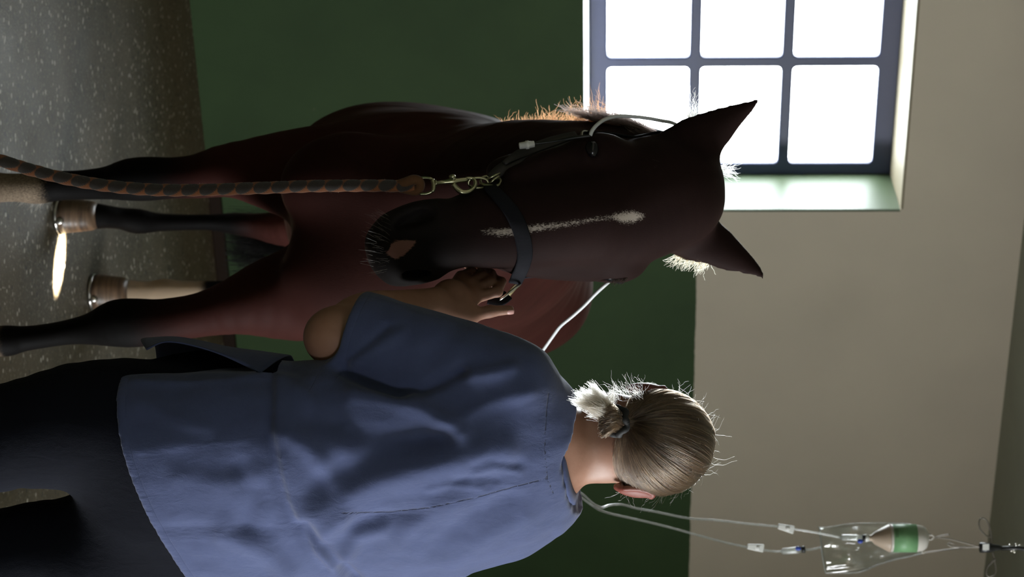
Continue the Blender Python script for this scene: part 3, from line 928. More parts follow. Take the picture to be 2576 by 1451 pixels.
for i in range(700):
    f = RNG.uniform(0, 1); xx = 1700 - f * 190; yy = np.interp(xx, [1510, 1600, 1700], [272, 288, 318]); Yy = np.interp(xx, [1510, 1700], [3.98, 3.76])
    p, nn = near(at(xx, yy + RNG.uniform(0, 14), Yy), 0)
    bs.append(p); ds.append(np.array([-.42, .1, -.9])); ls.append(RNG.uniform(.04, .085))
fl = tuft(bs, ds, ls, .12, 9, .15, .08)
strands('mane_lock', fl, RNG.uniform(.0003, .0005, len(fl)), M['darkhair'], horse)
# forelock between the ears, combed down over the forehead, with a pale wisp
bs, ds, ls = [], [], []
for i in range(900):
    xx = RNG.uniform(1768, 1806); yy = RNG.uniform(428, 542)
    p, nn = hit(xx, yy, -.002)
    if p is None: continue
    bs.append(p); ds.append(np.array([(yy - 485) / 500, -.25, -1.0]) + .12 * nn); ls.append(RNG.uniform(.03, .09))
fl = tuft(bs, ds, ls, .15, 9, .25, .07); strands('forelock', fl, RNG.uniform(.0003, .0005, len(fl)), M['darkhair'], horse)
bs = [at(1806 + RNG.uniform(-6, 3), 428 + RNG.uniform(-8, 10), 3.60) for i in range(60)]
fl = tuft(bs, [(-.05 + RNG.normal(0, .2), 0, 1) for b in bs], RNG.uniform(.02, .045, 60), .5, 9, 0, .2); strands('forelock_wisp', fl, [.00035] * 60, M['palehair'], horse)
bs = [at(RNG.uniform(1722, 1762), RNG.uniform(292, 308), 3.6) for i in range(130)]
fl = tuft(bs, [(-1, 0, RNG.uniform(-.25, .3)) for b in bs], [RNG.uniform(.012, .028) if i < 100 else RNG.uniform(.03, .058) for i in range(130)], .3, 8, 0, .2); strands('ear_tuft', fl, [.0003] * 130, M['palehair'], horse)
bs = [at(RNG.uniform(1715, 1785), 0, 3.66) for i in range(190)]
bs = [at(a, np.interp(a, [1700, 1760, 1790], [634, 650, 664]) - RNG.uniform(0, 8), 3.66) for a in RNG.uniform(1705, 1788, 190)]
fl = tuft(bs, [(.75, -.1, -.55 + RNG.uniform(-.3, .25)) for b in bs], RNG.uniform(.012, .036, 190), .5, 9, 0, .18); strands('ear_tuft', fl, [.00035] * 190, M['goldhair'], horse)
# whiskers and lashes
bs, ds, ls = [], [], []
for i in range(60):
    xx = RNG.uniform(937, 985); p, nn = hit(xx, RNG.uniform(535, 690), -.001)
    if p is None: continue
    bs.append(p); ds.append(.7 * nn + np.array([-.25, -.1, -.75])); ls.append(RNG.uniform(.010, .034))
fl = [p_[:1] + (p_ - p_[:1]) for p_ in tuft(bs, ds, ls, .12, 7, 0, .15)]
fl = [np.array([p_[0] + (p_[-1] - p_[0]) * q + (np.array([0, 0, .004]) * q * (1 - q)) for q in np.linspace(0, 1, 6)]) for p_ in fl]
strands('whiskers', fl, [.00012] * len(fl), M['palehair'], horse)
bs = [at(RNG.uniform(1548, 1580), RNG.uniform(690, 700), 3.56) for i in range(70)]
fl = tuft(bs, [(.8, -.3, -.55) for b in bs], RNG.uniform(.008, .02, 70), .2, 7, 0, .1); strands('eyelashes', fl, [.0004] * 70, M['darkhair'], horse)
# tail
bs = [(-.09 + RNG.normal(0, .03), 6.09 + RNG.normal(0, .02), RNG.uniform(.85, 1.2)) for i in range(1100)]
M['tailhair'] = mat('black_tail_hair', (.006, .005, .0045), .9)
fl = [np.array([[b[0] + (b[0] + .09) * .5 * q - .05 * q + .015 * math.sin(q * 5 + i), b[1] + .02 + .04 * math.sin(3 * q), b[2] - (b[2] - RNG.uniform(.3, .42)) * q] for q in np.linspace(0, 1, 10)]) for i, b in enumerate(bs)]
strands('tail', fl, [.0011] * len(fl), M['tailhair'], horse)
# feathering behind the near fore fetlock and over the socks
bs, ds, ls = [], [], []
for i in range(160):
    p, nn = near((-.20, 4.50 + RNG.uniform(-.02, .02), RNG.uniform(.13, .20)), -.001); bs.append(p); ds.append(nn * .7 + np.array([.4, .2, -.7])); ls.append(RNG.uniform(.01, .03))
fl = tuft(bs, ds, ls, .3, 7, 0, .2); strands('feathering', fl, [.0003] * len(fl), M['palehair'], horse)

# ================================================================== THE PERSON
YAW = math.radians(38)
TL = np.array([math.cos(YAW), math.sin(YAW), 0.0])        # across the shoulders, to the person's right
TF = np.array([-math.sin(YAW), math.cos(YAW), 0.0])       # where the chest faces
person = empty('person', (.33, 3.2, 0)); tag(person, 'person in blue scrub top seen from behind, steadying the horse', 'person')
pb = Body()
EL = at(850, 848, 3.155); WR = at(1092, 766, 3.405)
SHL = at(1295, 950, 3.10)
SHR = np.array([.262, 3.2, 0]) + TL * .150 + np.array([0, 0, 1.305])
ELR = np.array([.50, 3.32, 1.03]); WRR = np.array([.47, 3.44, .80])
# trunk, neck
pb.loft([(.26, 3.20, 1.385, .07, .06), (.262, 3.20, 1.35, .145, .085), (.27, 3.2, 1.28, .165, .10), (.285, 3.2, 1.12, .155, .10), (.31, 3.2, .98, .15, .10), (.325, 3.2, .86, .165, .115), (.33, 3.2, .78, .14, .11)], side=TL, k=.03)
pb.loft([(*at(1395, 1132, 3.215), .062, .060), (*at(1450, 1128, 3.212), .054, .056), (*at(1510, 1120, 3.215), .051, .056), (*at(1575, 1112, 3.215), .05, .056)], side=(1, 0, 0), k=.03)
pb.loft([(*SHL, .05, .05), (.262, 3.19, 1.372, .06, .055), (*SHR, .05, .05)], side=(0, 0, 1), k=.04)
# left arm and hand
pb.loft([(*SHL, .052, .052), *[(*(SHL + (EL - SHL) * q), r, r) for q, r in ((.35, .048), (.7, .044))], (*EL, .040, .044)], side=(1, 0, 0), k=.02)
pb.loft([(*EL, .040, .044), (*at(880, 826, 3.20), .044, .046), (*at(925, 800, 3.26), .044, .045), (*at(1010, 781, 3.34), .035, .035), (*WR, .029, .026)], side=(1, 0, 0), k=.03)
pb.ell(at(828, 846, 3.15), (.024, .026, .026), k=.04)
HN = dict(I=[(1192, 750, 3.452), (1250, 733, 3.462), (1262, 708, 3.500), (1232, 694, 3.525)], Mi=[(1192, 730, 3.462), (1233, 710, 3.480), (1236, 688, 3.515), (1205, 676, 3.535)],
          R=[(1180, 710, 3.470), (1214, 694, 3.492), (1210, 676, 3.524), (1182, 668, 3.54)], P=[(1160, 695, 3.478), (1186, 682, 3.500), (1180, 668, 3.524), (1160, 662, 3.535)])
RAD = dict(I=(.0115, .0102, .0088, .0072), Mi=(.0118, .0105, .009, .0074), R=(.0112, .010, .0086, .007), P=(.010, .0088, .0076, .0064))
PW = at(1108, 764, 3.412)
for f in HN:
    J = [at(*q) for q in HN[f]]
    b0 = PW + (J[0] - PW) * .22
    pb.cap(b0, J[0] + np.array([0, .002, 0]), .0125, RAD[f][0] - .0004, k=.012)
    pb.ell(J[0] + np.array([.001, -.0035, .001]), (RAD[f][0] * .85,) * 3, k=.010)
    pb.ell(J[1] + np.array([.0005, -.0015, .0015]), (RAD[f][1] * .98,) * 3, k=.003)
    fb = Body()
    for q in range(3): fb.cap(J[q], J[q + 1], RAD[f][q] - (.0006 if q else .0012), RAD[f][q + 1] - .0004, k=.003)
    pb.body(fb, .0025)
TH = [at(1112, 792, 3.408), at(1172, 797, 3.425), at(1232, 783, 3.440), at(1282, 779, 3.450)]
pb.cap(WR + np.array([0, 0, .01]), TH[1], .020, .015, k=.02); pb.cap(TH[0], TH[1], .018, .0135, k=.02)
pb.cap(TH[1], TH[2], .0130, .0105, k=.010); pb.cap(TH[2], TH[3], .0105, .0082, k=.006)
pb.ell(at(1155, 770, 3.43), (.022, .018, .022), k=.02)
pb.ell(at(1132, 738, 3.432), (.024, .013, .028), k=.02)
# right arm, held in front of the body
pb.loft([(*SHR, .05, .05), (*((SHR + ELR) / 2), .045, .045), (*ELR, .042, .042)], side=(1, 0, 0), k=.02)
pb.loft([(*ELR, .042, .042), (*((ELR + WRR) / 2), .036, .036), (*WRR, .028, .024)], side=(1, 0, 0), k=.02)
hd = (WRR - ELR) / np.linalg.norm(WRR - ELR)
pb.loft([(*WRR, .026, .020), (*(WRR + hd * .045), .038, .014), (*(WRR + hd * .085), .040, .013)], side=(0, 0, 1), k=.02)
for k_, dz in enumerate((.03, .01, -.01, -.03)):
    a = WRR + hd * .085 + np.array([0, 0, dz]); c_ = np.array([-.03, .01, 0])
    b1 = a + hd * (.036, .040, .037, .030)[k_]; b2 = b1 + (hd * .5 + c_ * 14 * .02) * .055
    pb.cap(a, b1, .0095, .0085, k=.006); pb.cap(b1, b2, .0085, .007, k=.004)
pb.cap(WRR + hd * .02 + np.array([-.005, 0, .03]), WRR + hd * .075 + np.array([-.02, 0, .055]), .013, .009, k=.01)
# head: leaning a little, looking away
HUP = np.array([.13, .10, 1.0]); HUP /= np.linalg.norm(HUP)
HFW = np.array([.10, 1.0, -.10]); HFW -= HUP * (HFW @ HUP); HFW /= np.linalg.norm(HFW)
HRT = np.cross(HFW, HUP)
HR = np.stack([HRT, HFW, HUP])
HC = at(1655, 1112, 3.200)
def hd_(r, f, u): return HC + HRT * r + HFW * f + HUP * u
pb.ell(HC, (.0755, .095, .082), HR, k=.03)
pb.ell(hd_(0, .035, -.055), (.058, .062, .075), HR, k=.04)
pb.ell(hd_(0, .068, -.108), (.030, .026, .022), HR, k=.03)
pb.loft([(*hd_(-.052, .02, -.085), .014, .02), (*hd_(-.03, .065, -.112), .014, .016), (*hd_(.03, .065, -.112), .014, .016), (*hd_(.052, .02, -.085), .014, .02)], k=.03)
pb.loft([(*hd_(0, .098, -.005), .009, .010), (*hd_(0, .112, -.035), .011, .012), (*hd_(0, .116, -.046), .015, .011)], side=HRT, k=.02)
for sx in (-1, 1):
    pb.ell(hd_(sx * .032, .088, -.004), (.017, .010, .011), HR, k=.012, sub=True)
    pb.ell(hd_(sx * .032, .082, -.004), (.0125, .0125, .0125), HR, k=.003)
    pb.loft([(*hd_(sx * .012, .099, .016), .006, .007), (*hd_(sx * .05, .088, .016), .005, .006)], k=.012)
    # ear
    oa = HRT * sx * .88 - HFW * .47; fa = HFW * .88 + HRT * sx * .47; ua = HUP
    eR = np.stack([oa / np.linalg.norm(oa), fa / np.linalg.norm(fa), ua])
    ec = hd_(sx * .0835, -.010, -.026)
    pb.ell(ec, (.0055, .0165, .029), eR, k=.008)
    pb.ell(hd_(sx * .079, -.003, -.054), (.0055, .009, .010), eR, k=.008)
    rim = [ec + eR[1] * .0155 * math.cos(a) + eR[2] * .0275 * math.sin(a) + eR[0] * .002 for a in np.linspace(-2.2, -5.2, 9)]
    pb.loft([(*p, .0042, .0042) for p in rim], side=HRT, k=.004, n=2)
pb.loft([(*hd_(-.022, .092, -.078), .010, .006), (*hd_(0, .100, -.078), .010, .008), (*hd_(.022, .092, -.078), .010, .006)], k=.01)
pb.loft([(*hd_(-.02, .103, -.078), .0015, .008), (*hd_(.02, .103, -.078), .0015, .008)], side=(0, 0, 1), k=.003, sub=True)
# legs inside the trousers
LEGS = {-1: [(.232, 3.13, .80), (.216, 3.12, .68), (.232, 3.10, .545), (.243, 3.10, .50), (.25, 3.15, .28), (.25, 3.18, .08)],
        1: [(.42, 3.25, .80), (.432, 3.235, .68), (.435, 3.215, .545), (.44, 3.21, .50), (.455, 3.25, .28), (.455, 3.28, .08)]}
for sx in (-1, 1):
    L = LEGS[sx]; R_ = (.085, .075, .056, .055, .045, .032)
    pb.loft([(*p, r, r) for p, r in zip(L, R_)], side=TL, k=.03)
    f0 = np.array(L[-1]); pb.loft([(*(f0 - np.array([0, 0, .03])), .03, .03), (*(f0 + TF * .06 + np.array([0, 0, -.045])), .032, .028), (*(f0 + TF * .15 + np.array([0, 0, -.058])), .034, .016)], side=TL, k=.02)
pV, pQ = pb.surface(0.0034)
pV = relax(pV, pQ, 1, .4)
def skin_mat():
    m = mat('skin', rough=0.5); t = NT(m)
    oc = t.coord('Object'); n = t.noise(24, 4, 0.6, oc); f = t.noise(260, 3, 0.6, oc)
    c = t.ramp(n, [(0.3, (0.325, 0.165, 0.110)), (0.7, (0.395, 0.215, 0.150))])
    red = t.attr('ear_backlight')
    c = t.mix(red.outputs['Fac'], c, (0.17, 0.020, 0.012))
    t.set('Base Color', c); t.b.inputs['Subsurface Weight'].default_value = 0.0
    t.b.inputs['Subsurface Radius'].default_value = (0.012, 0.004, 0.002)
    t.bump(f, 0.15, 0.0012)
    return m
M['skin'] = skin_mat()
po = quads_mesh('body', pV, pQ, M['skin'], person)
L_ = (pV - HC) @ HR.T
set_attr(po, 'ear_backlight', sstep(np.abs(L_[:, 0]), .074, .082) * (np.abs(L_[:, 2] + .03) < .06) * .85)  # red of light coming through the ears, painted into the skin
PBVH = BVHTree.FromPolygons([tuple(v) for v in pV], [tuple(int(i) for i in q) for q in pQ])
M['nail'] = mat('fingernail', (0.55, 0.30, 0.26), 0.3)
def nail(c, along, out, w, l, name='fingernail'):
    along = np.asarray(along) / np.linalg.norm(along); out = np.asarray(out) - along * (np.dot(out, along)); out /= np.linalg.norm(out); sd = np.cross(along, out)
    b = MB(); V = []; F = []; nu, nv = 7, 7
    for i in range(nu):
        for j in range(nv):
            u = -1 + 2 * i / (nu - 1); v = -1 + 2 * j / (nv - 1)
            vv = v * math.sqrt(max(0.05, 1 - (max(0, -u) ** 3) * .6 - (max(0, u) ** 4) * .5))
            V.append(np.asarray(c) + along * u * l / 2 + sd * vv * w / 2 - out * (.0022 * vv * vv + .0006 * u * u))
    for i in range(nu - 1):
        for j in range(nv - 1): F.append((i * nv + j, i * nv + j + 1, (i + 1) * nv + j + 1, (i + 1) * nv + j))
    b.add(V, F); o_ = b.build(name, M['nail'], person)
    sm = o_.modifiers.new('solid', 'SOLIDIFY'); sm.thickness = .0008; sm.offset = 0
tdir = TH[3] - TH[2]
tn = tdir / np.linalg.norm(tdir); on = np.array([.62, -.78, 0]); on -= tn * (on @ tn); on /= np.linalg.norm(on)
nail(TH[3] + on * .0082 - tn * .0005, tn, on, .0115, .0135)

# ---------------- trousers
tb = Body()
for sx in (-1, 1):
    L = LEGS[sx]; R_ = (.108, .104, .083, .080, .070, .062)
    tb.loft([(*p, r, r * 1.02) for p, r in zip([*L[:-1], (L[-1][0], L[-1][1], .06)], R_)], side=TL, k=.03, ends=(1, .2))
tb.loft([(.315, 3.2, .96, .16, .11), (.325, 3.2, .86, .185, .135), (.33, 3.2, .76, .18, .135)], side=TL, k=.05)
tb.ell(at(520, 1000, 3.21), (.075, .06, .13), k=.05)
tb.cut((0, 0, .035), (0, 0, -1), k=.01)
tV, tQ = tb.surface(0.006)
tN = vnormals(tV, tQ)
tV = tV + tN * (np.array([mnoise.noise(Vector((p[0] * 9, p[1] * 9, p[2] * 14))) for p in tV]) * .0035)[:, None]
def cloth(name, col, weave=900, rough=0.8, seam=False, sheen=0.1):
    m = mat(name, col, rough); t = NT(m)
    oc = t.coord('Object')
    w = t.noise(weave, 2, 0.6, oc); s2 = t.noise(18, 5, 0.65, oc)
    c = t.ramp(s2, [(0.3, tuple(q * .9 for q in col)), (0.7, tuple(q * 1.08 for q in col))])
    cr_ = t.noise(42, 4, .6, t.coord('Object', (1, 1, .6)), 1.2)
    n1 = t.bump(t.math('ADD', t.math('ADD', t.math('MULTIPLY', w, .25), s2), t.math('MULTIPLY', cr_, .6)), 0.5, 0.004)
    if seam:
        a = t.attr('seam'); h = t.attr('hem')
        puck = t.noise(150, 2, 0.5, t.coord('Object', (1, 1, .25)))
        line = t.math('SUBTRACT', 1.0, t.smooth(a.outputs['Fac'], 0.0005, 0.0016))
        near_ = t.math('SUBTRACT', 1.0, t.smooth(a.outputs['Fac'], 0.002, 0.022))
        hemb = t.math('SUBTRACT', 1.0, t.smooth(h.outputs['Fac'], 0.010, 0.017))
        both = t.math('MAXIMUM', near_, hemb)
        hl = t.math('SUBTRACT', 1.0, t.smooth(t.math('ABSOLUTE', t.math('SUBTRACT', h.outputs['Fac'], 0.0155)), 0.0004, 0.0012))
        c = t.mix(t.math('MULTIPLY', line, 0.75), c, tuple(q * .12 for q in col))
        hh = t.math('SUBTRACT', t.math('MULTIPLY', t.math('MULTIPLY', puck, both), 1.2), t.math('ADD', line, t.math('MULTIPLY', hl, .6)))
        t.bump(hh, 0.4, 0.0022, n1)
    t.set('Base Color', c)
    t.b.inputs['Sheen Weight'].default_value = sheen; t.b.inputs['Specular IOR Level'].default_value = 0.2
    return m
M['trouser'] = cloth('dark_navy_trouser_cloth', (0.0024, 0.0032, 0.0075), 700, .95, sheen=.0)
quads_mesh('trousers', tV, tQ, M['trouser'], person)
M['shoe'] = mat('black_shoe', (.01, .01, .01), .5)
for sx in (-1, 1):
    f0 = np.array(LEGS[sx][-1]); sbd = Body()
    sbd.loft([(*(f0 - TF * .045 + np.array([0, 0, -.032])), .040, .046), (*(f0 + TF * .02 + np.array([0, 0, -.022])), .044, .056), (*(f0 + TF * .10 + np.array([0, 0, -.045])), .048, .036), (*(f0 + TF * .19 + np.array([0, 0, -.055])), .044, .024)], side=TL, k=.02)
    sbd.cut((0, 0, 0.0005), (0, 0, -1), k=.004)
    v_, q_ = sbd.surface(.006); quads_mesh('shoe', v_, q_, M['shoe'], person)

# ---------------- scrub top
sb_ = Body()
sb_.loft([(.262, 3.20, 1.405, .066, .064), (.262, 3.20, 1.378, .120, .085), (.265, 3.20, 1.345, .165, .106), (.270, 3.20, 1.30, .186, .122), (.280, 3.20, 1.21, .196, .134),
          (.292, 3.20, 1.10, .199, .134), (.303, 3.20, 1.00, .206, .138), (.310, 3.20, .94, .216, .142), (.322, 3.20, .82, .232, .156), (.325, 3.20, .70, .238, .162)], side=TL, k=.03, e=2.3)
sb_.loft([(*(SHL + np.array([.005, 0, .0])), .050, .054), (.225, 3.155, 1.362, .062, .050), (.262, 3.19, 1.372, .07, .055), (.305, 3.23, 1.350, .060, .050), (*(SHR + np.array([0, 0, .004])), .062, .060)], side=(0, 0, 1), k=.05)

sl = Body()
sl.loft([(*at(1308, 950, 3.105), .050, .056), (*at(1210, 921, 3.11), .061, .066), (*at(1080, 882, 3.12), .063, .067), (*at(965, 850, 3.13), .0645, .066), (*at(880, 828, 3.145), .0655, .066), (*at(800, 812, 3.155), .067, .066)], side=(1, 0, 0), k=.04)
h1 = at(915, 735, 3.14); h2 = at(840, 921, 3.10)
nrm = np.cross(h2 - h1, np.array([-.1, 1, .12])); nrm = nrm if nrm[2] < 0 else -nrm
sl.cut((h1 + h2) / 2, nrm, .004)
sb_.body(sl, .035)
sr = Body()
sr.loft([(*SHR, .056, .060), (*(SHR + (ELR - SHR) * .5), .068, .068), (*ELR, .066, .068)], side=(1, 0, 0), k=.04)
sr.cut(SHR + (ELR - SHR) * .8, ELR - SHR, .004)
sb_.body(sr, .04)
# side slit over the left hip, hem and neckline
edge = [(668, 930, .004), (640, 936, .02), (580, 938, .05), (500, 939, .085), (400, 940, .12), (283, 941, .15), (180, 942, .17)]
sb_.loft([(*(at(x, y, 3.06) - np.array([r, 0, 0])), r, .30) for x, y, r in edge], side=(1, 0, 0), k=.006, sub=True)
HP = at(296, 950, 3.05); HP2 = at(526, 1451, 3.2)
hn_ = np.cross(HP2 - HP, TF); hn_ = hn_ if hn_[2] < 0 else -hn_; hn_ /= np.linalg.norm(hn_)
sb_.cut(HP, hn_, .004)
c1, c2, c3 = at(1409, 1032, 3.16), at(1413, 1130, 3.135), at(1437, 1222, 3.20)
cn = np.cross(c2 - c1, c3 - c1); cn = cn if cn[2] > 0 else -cn
cn /= np.linalg.norm(cn)
NECKC = at(1405, 1130, 3.205)
NC = at(1413, 1130, 3.135); cc = np.array([.2615, 3.2045, 0]); cc[2] = NC[2] + ((NC - cc) @ np.array([cn[0], cn[1], 0])) / cn[2]
sb_.loft([(*(cc - cn * .012), .0605, .0605), (*(cc + cn * .05), .064, .064), (*(cc + cn * .2), .07, .07)], side=(1, 0, 0), k=.006, n=2, sub=True, ends=(.05, 1))
sb_.loft([(*(cc + cn * .002), .10, .10), (*(cc + cn * .2), .11, .11)], side=(1, 0, 0), k=.008, n=1, sub=True, ends=(.02, 1))
sV, sQ = sb_.surface(0.0042)
sV = relax(sV, sQ, 2, .5)
# folds: (pixels along the crease, depth mm, half width px, +1 / -1 = only the side to its left / right fades slowly)
FOLDS = [
    ([(862, 928), (940, 962), (1000, 985), (1060, 977), (1110, 957), (1160, 935)], -15, 17, 0),
    ([(890, 995), (1000, 1012), (1060, 1030), (1120, 1062), (1155, 1088)], 9, 24, 0),
    ([(790, 1045), (870, 1080), (960, 1098), (1050, 1108), (1110, 1105)], -9, 34, 0),
    ([(1262, 1135), (1150, 1152), (1050, 1178), (960, 1203), (880, 1242), (800, 1285)], 11, 42, 0),
    ([(1070, 1105), (970, 1135), (890, 1172), (820, 1215)], -9, 42, 0),
    ([(1290, 925), (1200, 943), (1110, 953), (1040, 985)], 6, 18, 0),
    ([(1330, 985), (1240, 1010), (1160, 1050), (1090, 1075)], 4, 20, 0),
    ([(1300, 1165), (1230, 1150), (1190, 1165)], -2.2, 12, 0), ([(1310, 1185), (1240, 1172), (1190, 1190)], 2.2, 10, 0), ([(1250, 1205), (1190, 1195), (1140, 1210)], -2.0, 10, 0), ([(1210, 1225), (1130, 1215), (1080, 1228)], 2.0, 10, 0),
    ([(868, 908), (920, 868), (975, 818)], -4, 9, 0), ([(882, 918), (945, 880), (1010, 835)], 3.5, 14, 0),
    ([(1180, 800), (1120, 850), (1080, 900)], -2.5, 26, 0),
    ([(720, 1092), (762, 1112), (800, 1150), (835, 1210)], 6, 26, 0),
    ([(740, 930), (800, 990), (850, 1050)], -4, 24, 0), ([(760, 985), (830, 1060), (880, 1150)], 4, 30, 0),
    ([(770, 1320), (815, 1372), (870, 1440), (900, 1470)], -14, 18, 0),
    ([(862, 1298), (812, 1330), (806, 1372), (850, 1420)], 9, 24, 0),
    ([(960, 1330), (900, 1345), (875, 1390)], 6, 20, 0), ([(1060, 1290), (960, 1300), (885, 1318)], -5, 18, 0),
    ([(1150, 1260), (1060, 1300), (1000, 1360)], 4, 26, 0), ([(1280, 1250), (1180, 1300), (1090, 1380)], -4, 24, 0),
    ([(1320, 1300), (1220, 1350), (1130, 1430)], 4, 24, 0), ([(1390, 1350), (1300, 1395), (1200, 1451)], -4, 16, 0),
    ([(400, 1330), (560, 1330), (680, 1335)], -3, 18, 0), ([(560, 1340), (650, 1375), (720, 1440)], 7, 30, 0),
    ([(350, 1010), (420, 1050), (520, 1075)], 2.5, 20, 0), ([(330, 960), (420, 964), (560, 958), (640, 945)], 2.0, 9, 0),
    ([(600, 1180), (640, 1240), (620, 1320)], -5, 30, 0), ([(450, 1200), (560, 1220), (640, 1200)], 3, 30, 0),
]
STEPS = [([(690, 925), (692, 1000), (688, 1085), (702, 1140), (712, 1195), (730, 1260), (758, 1320), (800, 1390), (850, 1450)], 8.5, 95), ([(322, 1141), (450, 1126), (640, 1106)], 1.3, 40)]
sN = vnormals(sV, sQ)
pj = proj(sV)
back = sstep(sN[:, 1], .15, -.15)
disp = np.zeros(len(sV))
for L, a, w, _ in FOLDS:
    d, sg, ar = pdist(pj, L)
    disp += a * .00125 * np.exp(-(d / w) ** 2) * back
for L, a, w in STEPS:
    d, sg, ar = pdist(pj, L)
    upper = pj[:, 0] > np.interp(pj[:, 1], [q[1] for q in L] if L[0][1] < L[-1][1] else [q[1] for q in L][::-1], [q[0] for q in L] if L[0][1] < L[-1][1] else [q[0] for q in L][::-1])
    if len(L) > 3:
        f = np.where(upper, sstep(d, -8, 8) * np.exp(-(d / w) ** 2), (1 - sstep(d, 0, 9)) * .5 - .45 * np.exp(-((d - 14) / 16) ** 2))
    else:
        below = pj[:, 1] < np.interp(pj[:, 0], [q[0] for q in L], [q[1] for q in L])
        f = np.where(below, np.exp(-(d / w) ** 2), np.exp(-(d / 6) ** 2))
    ends_ = sstep(ar, 0, .06) * sstep(1 - ar, 0, .06)
    disp += a * .001 * f * back * ends_
nz = np.array([mnoise.noise(Vector((p[0] * 13 + p[2] * 4, p[1] * 13, p[2] * 9))) for p in sV]) * .0035 + np.array([mnoise.noise(Vector((p[0] * 34, p[1] * 34, p[2] * 26))) for p in sV]) * .0013
hemz = -((sV - HP) @ hn_)
fadeh = sstep(hemz, .002, .03)
sV = sV + sN * ((disp + nz) * (.25 + .75 * fadeh))[:, None]
sV = relax(sV, sQ, 1, .35)
pj = proj(sV)
SEAMS = [[(1381, 985), (1373, 1057), (1371, 1130), (1377, 1204), (1392, 1240)], [(1377, 1203), (1300, 1222), (1200, 1250), (1083, 1276), (980, 1287), (860, 1290)], ]
STITCH = [[(1083, 1276), (940, 1290), (800, 1305), (700, 1330), (560, 1336), (395, 1335)], [(322, 1141), (450, 1126), (640, 1106)], [(880, 745), (808, 920)]]
sd = np.minimum.reduce([pdist(pj, L)[0] for L in SEAMS]) / 1610.0
sd = np.minimum(sd, np.minimum.reduce([pdist(pj, L)[0] for L in STITCH[:2]]) / 1610.0 + .0011)
sd = np.where(back > .3, sd, 1.0)
hemd = np.where(sV[:, 2] < 1.0, -((sV - HP) @ hn_), 1.0)
sld = np.abs((sV - (h1 + h2) / 2) @ (nrm / np.linalg.norm(nrm)))
hemd = np.minimum(hemd, np.where((sV[:, 0] < .16) & (sV[:, 2] > 1.0) & (sV[:, 2] < 1.2), sld, 1.0))
M['scrub'] = cloth('blue_scrub_cloth', (0.068, 0.087, 0.188), 1100, .85, seam=True, sheen=.22)
top = quads_mesh('scrub_top', sV, sQ, M['scrub'], person)
set_attr(top, 'seam', sd); set_attr(top, 'hem', hemd)
SBVH = BVHTree.FromPolygons([tuple(v) for v in sV], [tuple(int(i) for i in q) for q in sQ])
# collar band
M['scrub2'] = cloth('blue_scrub_band', (0.068, 0.087, 0.188), 1100, .85, sheen=.15)
b = MB(); V = []; F = []; n = 72
e1 = TL - cn * (TL @ cn); e1 /= np.linalg.norm(e1); e2 = np.cross(cn, e1)
prof = [(.0035, .026), (.0062, .014), (.0068, .002), (.0045, -.0015), (-.002, -.0012), (-.002, .012), (-.001, .026)]
for i in range(n):
    a = 2 * math.pi * i / n
    rr = 1 / math.sqrt((math.cos(a) / .0615) ** 2 + (math.sin(a) / .0615) ** 2)
    dr = math.cos(a) * e1 + math.sin(a) * e2
    for h, o_ in prof: V.append(cc + dr * (rr + o_) + cn * h)
m_ = len(prof)
for i in range(n):
    for j in range(m_): F.append((i * m_ + j, i * m_ + (j + 1) % m_, ((i + 1) % n) * m_ + (j + 1) % m_, ((i + 1) % n) * m_ + j))
b.add(V, F); b.build('collar', M['scrub2'], top)
# front panel of the top, hanging open at the side slit
A_ = [(655, 938, 3.09), (560, 893, 3.10), (480, 868, 3.11), (415, 860, 3.12), (368, 880, 3.13)]
B_ = [(716, 897, 3.16), (640, 885, 3.17), (560, 874, 3.18), (480, 858, 3.19), (420, 850, 3.20), (355, 854, 3.21)]
def res(L, n_): 
    q = spline([at(*p) for p in L], 10); t_ = np.linspace(0, len(q) - 1, n_); return np.array([[np.interp(u, range(len(q)), q[:, c]) for c in range(3)] for u in t_])
A_ = res(A_, 26); B_ = res(B_, 26)
Cc = B_ + np.array([.012, .10, 0]); Dd = np.array([[.30, 3.2, p[2]] for p in B_]) + TF * .175 + TL * 0
grid = []
for i in range(26):
    grid.append(spline([A_[i], B_[i], Cc[i], Dd[i]], 7))
grid = np.array(grid); nu, nv = grid.shape[:2]
b = MB(); b.add(grid.reshape(-1, 3), [(i * nv + j, i * nv + j + 1, (i + 1) * nv + j + 1, (i + 1) * nv + j) for i in range(nu - 1) for j in range(nv - 1)])
fp = b.build('front_panel', M['scrub2'], top); q = fp.modifiers.new('solid', 'SOLIDIFY'); q.thickness = .002; q.offset = 0

# ---------------- hair
hb2 = Body()
CR = np.array([.0815, .100, .0875]); CC = HC + HUP * .001
hb2.ell(CC, CR, HR, k=.01)
TIE = at(1556, 1052, 3.108)
NP = at(1538, 1105, 3.12); 
hb2.cut(hd_(0, -.06, -.078), -HUP * .80 + HFW * .60, .012)
hb2.cut(hd_(0, .064, 0), HFW, .012)
hv, hq = hb2.surface(.004); hv = relax(hv, hq, 2, .5)
M['hairbase'] = mat('greying_blonde_hair_mass', (0.040, 0.027, 0.018), 0.8)
hair_o = quads_mesh('hair', hv, hq, M['hairbase'], person)
M['hair'] = hair_mat('greying_blonde_hair', (.115, .074, .044), .3)
M['hairlight'] = hair_mat('light_blonde_hair', (.40, .31, .22), .3)
def dirn(p):
    q = ((p - CC) @ HR.T) / CR; return q / np.linalg.norm(q)
def onto(q, lift): return CC + ((q * (CR + lift)) @ HR)
tdir_ = dirn(TIE)
cv, rd = [], []
HCUTN = -HUP * .80 + HFW * .60; HCUTN /= np.linalg.norm(HCUTN); HCUTP = hd_(0, -.06, -.078)
